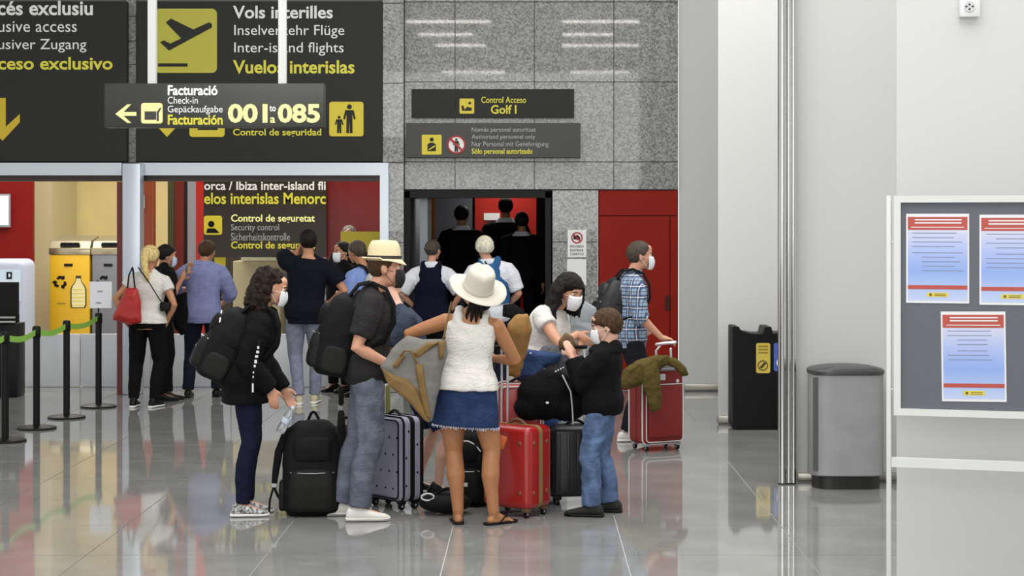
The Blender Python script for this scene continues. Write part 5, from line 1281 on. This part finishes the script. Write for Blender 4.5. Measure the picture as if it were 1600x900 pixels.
overlay([(684, 532), (696, 532), (693, 560), (686, 562)], dT - .072, 'leather_strap', M_tan, .026)
wbuild(MB().tube([W(626, 556, dT - .085), W(632, 548, dT - .10), W(640, 548, dT - .11), (W(646, 556, dT - .10)), W(650, 567, dT - .085)], .007, 8), 'carry_handle', M_tan, t)
wbuild(MB().tube([W(690, 540, dT - .05), W(696, 515, dT - .03), W(701, 492, dT + .02), W(704, 478, dT + .10), W(705, 474, dT + .18), W(703, 484, dT + .30), W(698, 520, dT + .34)], [.014] * 7, 10, flat=.4, up=(1, 0, 0)), 'shoulder_strap', M_tan, t)

# plaid man's suitcase and jacket
t = suitcase('maroon soft suitcase with pale piping, pulled by the man in the plaid shirt', XY(1025, 14.95), math.radians(26), .38, .28, .69, M_maroon, mz=mat('maroon_band', '#6a1512', .6), soft=True, piping=M_trimw, gripm=M_bkl, studs=M_trimw)
wbuild(MB().tube([W(1027, 575, 15.05), W(1025, 548, 15.05), W(1031, 541, 15.05)], .010, 8), 'telescopic_pole', M_silver, t)
wbuild(MB().tube([W(1049, 575, 15.0), W(1048, 545, 15.0)], .010, 8), 'telescopic_pole', M_silver, t)
wbuild(MB().tube([W(1026, 538, 15.04), W(1040, 536, 15.02), W(1055, 535, 15.0)], .014, 8), 'grip', M_silver, t)
MB().rbox((-.02, -.145, .60), (.05, .01, .05), .004, 1).build('address_label', M_trimw, t); MB().rbox((.04, -.13, .675), (.16, .03, .05), .006, 2).build('pole_plate', M_bkl, t)
t = thing('olive_jacket', 'olive green jacket draped over the maroon suitcase', 'jacket', W(1020, 640, 14.6))
def pl2(out, d, th, nm): return pillow(out, d, th, nm, M_olive, t, wr=.009, vox=.009)
mb = MB()
for out_, d_, th in (([(968, 596), (975, 578), (996, 564), (1022, 556), (1044, 554), (1046, 566), (1020, 586), (1004, 598), (985, 608), (972, 606)], 14.66, .20), ([(1004, 570), (1026, 556), (1032, 590), (1034, 640), (1018, 645), (1010, 620), (1004, 596)], 14.55, .10), ([(1038, 556), (1056, 560), (1072, 574), (1076, 586), (1066, 588), (1054, 574), (1040, 568)], 14.72, .16)):
    cx = sum(p[0] for p in out_) / len(out_); cy = sum(p[1] for p in out_) / len(out_)
    mb.loft([[W(cx + (x - cx) * (1 - abs(q / 2 - 1) ** 3 * .3), cy + (y - cy) * (1 - abs(q / 2 - 1) ** 3 * .3), d_ + (q / 4 - .5) * th) for x, y in out_] for q in range(5)], smooth=False)
mb.xf(rmat(t).inverted()); live(mb, 'jacket_cloth', M_olive, t, .010, 3, .010, 14)

# ------------------------------------------------------------------ queue posts
def qpost(px, py, top, where):
    d = DF(py); x = XX(px, d); h = ZZ(top, d)
    t = thing('queue_post', 'black queue post with green belt, %s' % where, 'post', (x, d, 0), group='row of queue posts')
    MB().lathe([(.175, .001), (.178, .006), (.176, .016), (.150, .024), (.05, .030), (.034, .034)], 36).build('base', M_blk, t)
    MB().cyl((0, 0, (h - .10 + .03) / 2), .031, h - .13, 20).build('post', M_blk, t)
    MB().lathe([(.033, h - .11), (.037, h - .105), (.037, h - .02), (.030, h - .005), (.01, h)], 20).build('belt_cassette', M_blk, t)
    return x, d, h
qs = [qpost(8, 690, 517, 'nearest the left edge'), qpost(57, 670, 509, 'second from the left edge'), qpost(104, 653, 500, 'third from the left edge'), qpost(154, 636, 488, 'under the white paper sign')]
M_belt = mat('green_belt', '#7fb243', .7)
ends = [(XX(-60, 14.2), 14.2, .94)] + qs
for (a, b_) in zip(ends[:-1], ends[1:]):
    A = Vector((a[0], a[1], a[2] - .06)); B = Vector((b_[0], b_[1], b_[2] - .06)); dv = (B - A).normalized(); A += dv * .040; B -= dv * .040
    t = thing('queue_belt', 'green belt sagging %s' % {0: 'into the leftmost queue post from outside the picture', 1: 'between the leftmost and second queue posts', 2: 'between the second and third queue posts', 3: 'between the third queue post and the one with a paper sign'}[ends.index(a)], 'belt', tuple((A + B) / 2), group='queue belts')
    mb = MB(); n = 10; rings = []
    sd = dv.cross(Vector((0, 0, 1))).normalized() * .0015
    for i in range(n + 1):
        p = A.lerp(B, i / n) - Vector((0, 0, .035 * math.sin(PI * i / n))); rings.append([p + sd + Vector((0, 0, .026)), p - sd + Vector((0, 0, .026)), p - sd - Vector((0, 0, .026)), p + sd - Vector((0, 0, .026))])
    mb.loft(rings); wbuild(mb, 'belt', M_belt, t)
x, d, h = qs[3]
t = thing('post_sign', 'white paper sign in a thin frame on top of the rightmost queue post', 'sign', (x, d, h))
wbuild(MB().rbox(W(157.5, 461, d), (35 * d / FPX, .012, 42 * d / FPX), .004, 1), 'sheet', mat('sheet_white', '#dadbe0', .5), t)
wbuild(MB().cyl(((x), d, h + .02), .008, .05, 8), 'stem', M_blk, t)
for y, a, b_ in ((454, 152, 160), (472, 150, 158)): prect(a, b_, y, y + 2, d - .012, .004, M_bkl, t, 'text_line')

# ------------------------------------------------------------------ right side: bins
t = thing('black_recycling_bin', 'black plastic recycling bin with yellow and blue labels beside the steel corner guard', 'bin', (XX(1190, 16.35), 16.45, 0))
d = 16.3
pr = [(1145, 668), (1145, 512), (1147, 510), (1155, 511), (1157, 516), (1168, 520), (1180, 522), (1192, 522), (1195, 511), (1205, 511), (1208, 521), (1232, 521), (1236, 511), (1246, 512), (1248, 668)]
mb = MB().prism([(XX(x, d), max(.03, ZZ(y, d))) for x, y in pr], d, d + .38); wbuild(mb, 'body', M_blk, t)
wbuild(MB().b2(XX(1150, d), XX(1244, d), d + .01, d + .37, 0.001, .03), 'plinth', M_blk, t)
ppoly(rrect(1181.5, 1203.5, 536, 583, 3), d - .004, .004, mat('label_yellow', '#cdb64a', .4), t, 'label'); ring(1192, 571, 8, 1.3, d - .007, MATS['bottle_edge'], t, 'symbol', 20)
ppoly([(1187, 574), (1194, 566), (1198, 567), (1190, 576)], d - .007, .003, MATS['bottle_edge'], t, 'symbol')
for y in (540, 545, 550): prect(1185, 1200, y, y + 2, d - .007, .003, MATS['dull_mark'], t, 'text_line')
ppoly(rrect(1209, 1231, 536, 580, 3), d - .004, .004, mat('label_blue', '#4663b0', .4), t, 'label'); ppoly(circ(1220, 567, 7), d - .007, .003, M_trimw, t, 'symbol')
# grey waste bin
t = thing('grey_waste_bin', 'large grey rounded waste bin with dark domed lid standing before the white wall', 'bin', (XX(1323, 12.8), 12.86, 0))
d = 12.86; s_ = d / FPX
def rr_ring(w, dp, z, n=40, e=.42, dz=None):
    out = []
    for j in range(n):
        a = 2 * PI * j / n; x = w / 2 * math.copysign(abs(math.cos(a)) ** e, math.cos(a)); y = dp / 2 * math.copysign(abs(math.sin(a)) ** (e + .25), math.sin(a))
        out.append(Vector((x, y, z + (dz(x) if dz else 0))))
    return out
Wb = .515
MB().loft([rr_ring(Wb * .9, .32, 0.001), rr_ring(Wb * .9, .32, .085), rr_ring(Wb * .93, .34, .09)], smooth=True).build('plinth', mat('bin_base', '#1f1f1e', .45), t)
MB().loft([rr_ring(Wb * .985, .38, .092), rr_ring(Wb, .40, .10), rr_ring(Wb, .40, .80)], smooth=True).build('body', mat('bin_grey_metal', '#9a9b9c', .45, .15, var=.05, vscale=6), t)
MB().b2(-Wb / 2 + .006, -Wb / 2 + .055, -.150, -.165, .13, .78).build('side_strip', mat('bin_side_dark', '#5b5c5e', .4, .3), t)
MB().loft([rr_ring(Wb * 1.0, .40, .795), rr_ring(Wb * 1.025, .42, .80), rr_ring(Wb * 1.03, .42, .822), rr_ring(Wb * .99, .38, .829, dz=lambda x: .022 * (1 - (x / .27) ** 2)), rr_ring(Wb * .8, .26, .834, dz=lambda x: .024 * (1 - (x / .27) ** 2)), rr_ring(Wb * .3, .1, .836, dz=lambda x: .024 * (1 - (x / .27) ** 2))]).build('lid', mat('lid_dark', '#3c3d3e', .35), t)

# ------------------------------------------------------------------ notice board
th = math.radians(-16); P0y = 8.62; P0 = Vector((XX(1397, P0y), P0y, 0)); c_, s2 = math.cos(th), math.sin(th)
bd = thing('notice_board', 'free-standing notice board with white frame and dark grey panel at the right edge', 'board', tuple(P0), th)
def ub(px): return ((px - CX) * P0.y / FPX - P0.x) / (c_ - (px - CX) * s2 / FPX)
def uz(px, py): return CH - (py - CY) * (P0.y + ub(px) * s2) / FPX
BW = 1.42; zt, zb_ = uz(1397, 306), uz(1397, 648)
M_fr = mat('board_frame_white', '#d3d5d2', .4)
pw = .032
MB().b2(0, BW, -.02, .02, zt - pw, zt).build('frame_rail', M_fr, bd); MB().b2(0, BW, -.02, .02, zb_, zb_ + pw).build('frame_rail', M_fr, bd)
MB().b2(0, pw, -.02, .02, zb_ + pw, zt - pw).build('frame_stile', M_fr, bd); MB().b2(BW - pw, BW, -.02, .02, zb_ + pw, zt - pw).build('frame_stile', M_fr, bd)
MB().b2(pw, BW - pw, -.003, .012, zb_ + pw, zt - pw).build('pin_panel', mat('board_grey', '#5c6068', .55, bump=.1, bscale=200), bd)
for u in (-.032, BW + .012):
    MB().rbox((u + .008, .0, zt / 2 + .01), (.022, .035, zt - .02), .005, 2).build('post', M_fr, bd)
    MB().rbox((u + .008, 0, .015), (.04, .5, .03), .01, 2).build('foot', M_fr, bd)
for z in (zb_ + .12, zt - .22):
    for u in (-.012, BW + .002): MB().cyl((u + .004, 0, z), .006, .02, 10, 'x').build('hinge', M_fr, bd)
MB().b2(-.012, BW + .012, -.016, .016, uz(1395, 729), uz(1395, 714.5)).build('cross_rail', M_fr, bd)
M_pap = mat('poster_paper', '#dfdfe2', .35); M_pred = mat('poster_red', '#b04438', .4); M_pln = mat('poster_ink', '#8088a8', .5); M_pye = mat('poster_yellow', '#d2c44a', .4)
def poster(x0, x1, y0, y1, lb, lines, tl):
    u0, u1 = ub(x0), ub(x1); z1, z0 = uz(x0, y0), uz(x0, y1); w, h = u1 - u0, z1 - z0
    loc = bd.matrix_basis @ Vector((0, 0, 0)); M = rmat(bd)
    t = thing('poster', lb, 'poster', tuple(M @ Vector((u0 + w / 2, -.006, z0))), th + 0, group='printed notices on the board')
    t.rotation_euler = (0, tl, th)
    MB().b2(-w / 2, w / 2, -.001, .002, 0, h).build('sheet', M_pap, t)
    g = mat('poster_gradient', '#8fa6d8', .35)
    if 'gd' not in g:
        g['gd'] = 1; nt = g.node_tree; N = nt.nodes.new; L = nt.links.new; tc = N('ShaderNodeTexCoord'); sp = N('ShaderNodeSeparateXYZ'); L(tc.outputs['Generated'], sp.inputs[0]); r = N('ShaderNodeValToRGB')
        e = r.color_ramp.elements; e[0].position = 0; e[0].color = (*lin('#b5c4e4'), 1); e[1].position = 1; e[1].color = (*lin('#dcd8e0'), 1); q = e.new(.35); q.color = (*lin('#86a3dd'), 1); q = e.new(.6); q.color = (*lin('#a4b4e2'), 1)
        L(sp.outputs[2], r.inputs[0]); L(r.outputs[0], nt.nodes['Principled BSDF'].inputs['Base Color'])
    MB().b2(-w / 2 + .008, w / 2 - .008, -.002, -.001, .012, h - .012).build('printed_field', g, t)
    MB().b2(-w / 2 + .008, w / 2 - .008, -.003, -.002, h * .82, h * .965).build('red_band', M_pred, t)
    MB().b2(-w / 2 + .008, w / 2 - .008, -.003, -.002, h * .155, h * .20).build('red_band', M_pred, t)
    for q in range(2): MB().b2(-w * .36, w * .38, -.0035, -.003, h * (.925 - .035 * q), h * (.94 - .035 * q)).build('heading_line', M_pap, t)
    MB().b2(-w * .42, w * .42, -.0035, -.003, h * .845, h * .853).build('heading_line', M_pap, t)
    random.seed(lines)
    for q in range(lines):
        z = h * (.78 - .05 * q) - (h * .02 if q > 3 else 0); a = random.uniform(.2, .42); MB().b2(-w * random.choice((.4, .4, .25)), w * a, -.0028, -.002, z, z + .0035).build('text_line', M_pln, t)
    MB().b2(-w * .17, w * .17, -.003, -.002, h * .07, h * .12).build('emblem_field', M_pye, t)
    MB().prism([(-w * .13, h * .08), (-w * .09, h * .08), (-w * .09, h * .105), (-w * .11, h * .113), (-w * .13, h * .105)], -.0035, -.003).build('emblem', mat('emblem_brown', '#6a4a22', .5), t)
    for q in range(2): MB().b2(-w * .05, w * .13, -.0035, -.003, h * (.10 - .018 * q), h * (.107 - .018 * q)).build('text_line', MATS['emblem_brown'], t)
poster(1416, 1514.5, 334, 473, 'upper left printed notice with red heading and blue body on the board', 9, 0)
poster(1530.5, 1633, 335.5, 476, 'upper right printed notice, cut by the picture edge', 8, 0)
poster(1472, 1573, 486, 626, 'lower printed notice, centred below the two others', 7, math.radians(-.8))
bake_all()
for o in bpy.data.objects:
    if o.type == 'MESH' and len(o.data.vertices) == 0: print('EMPTY', o.name)
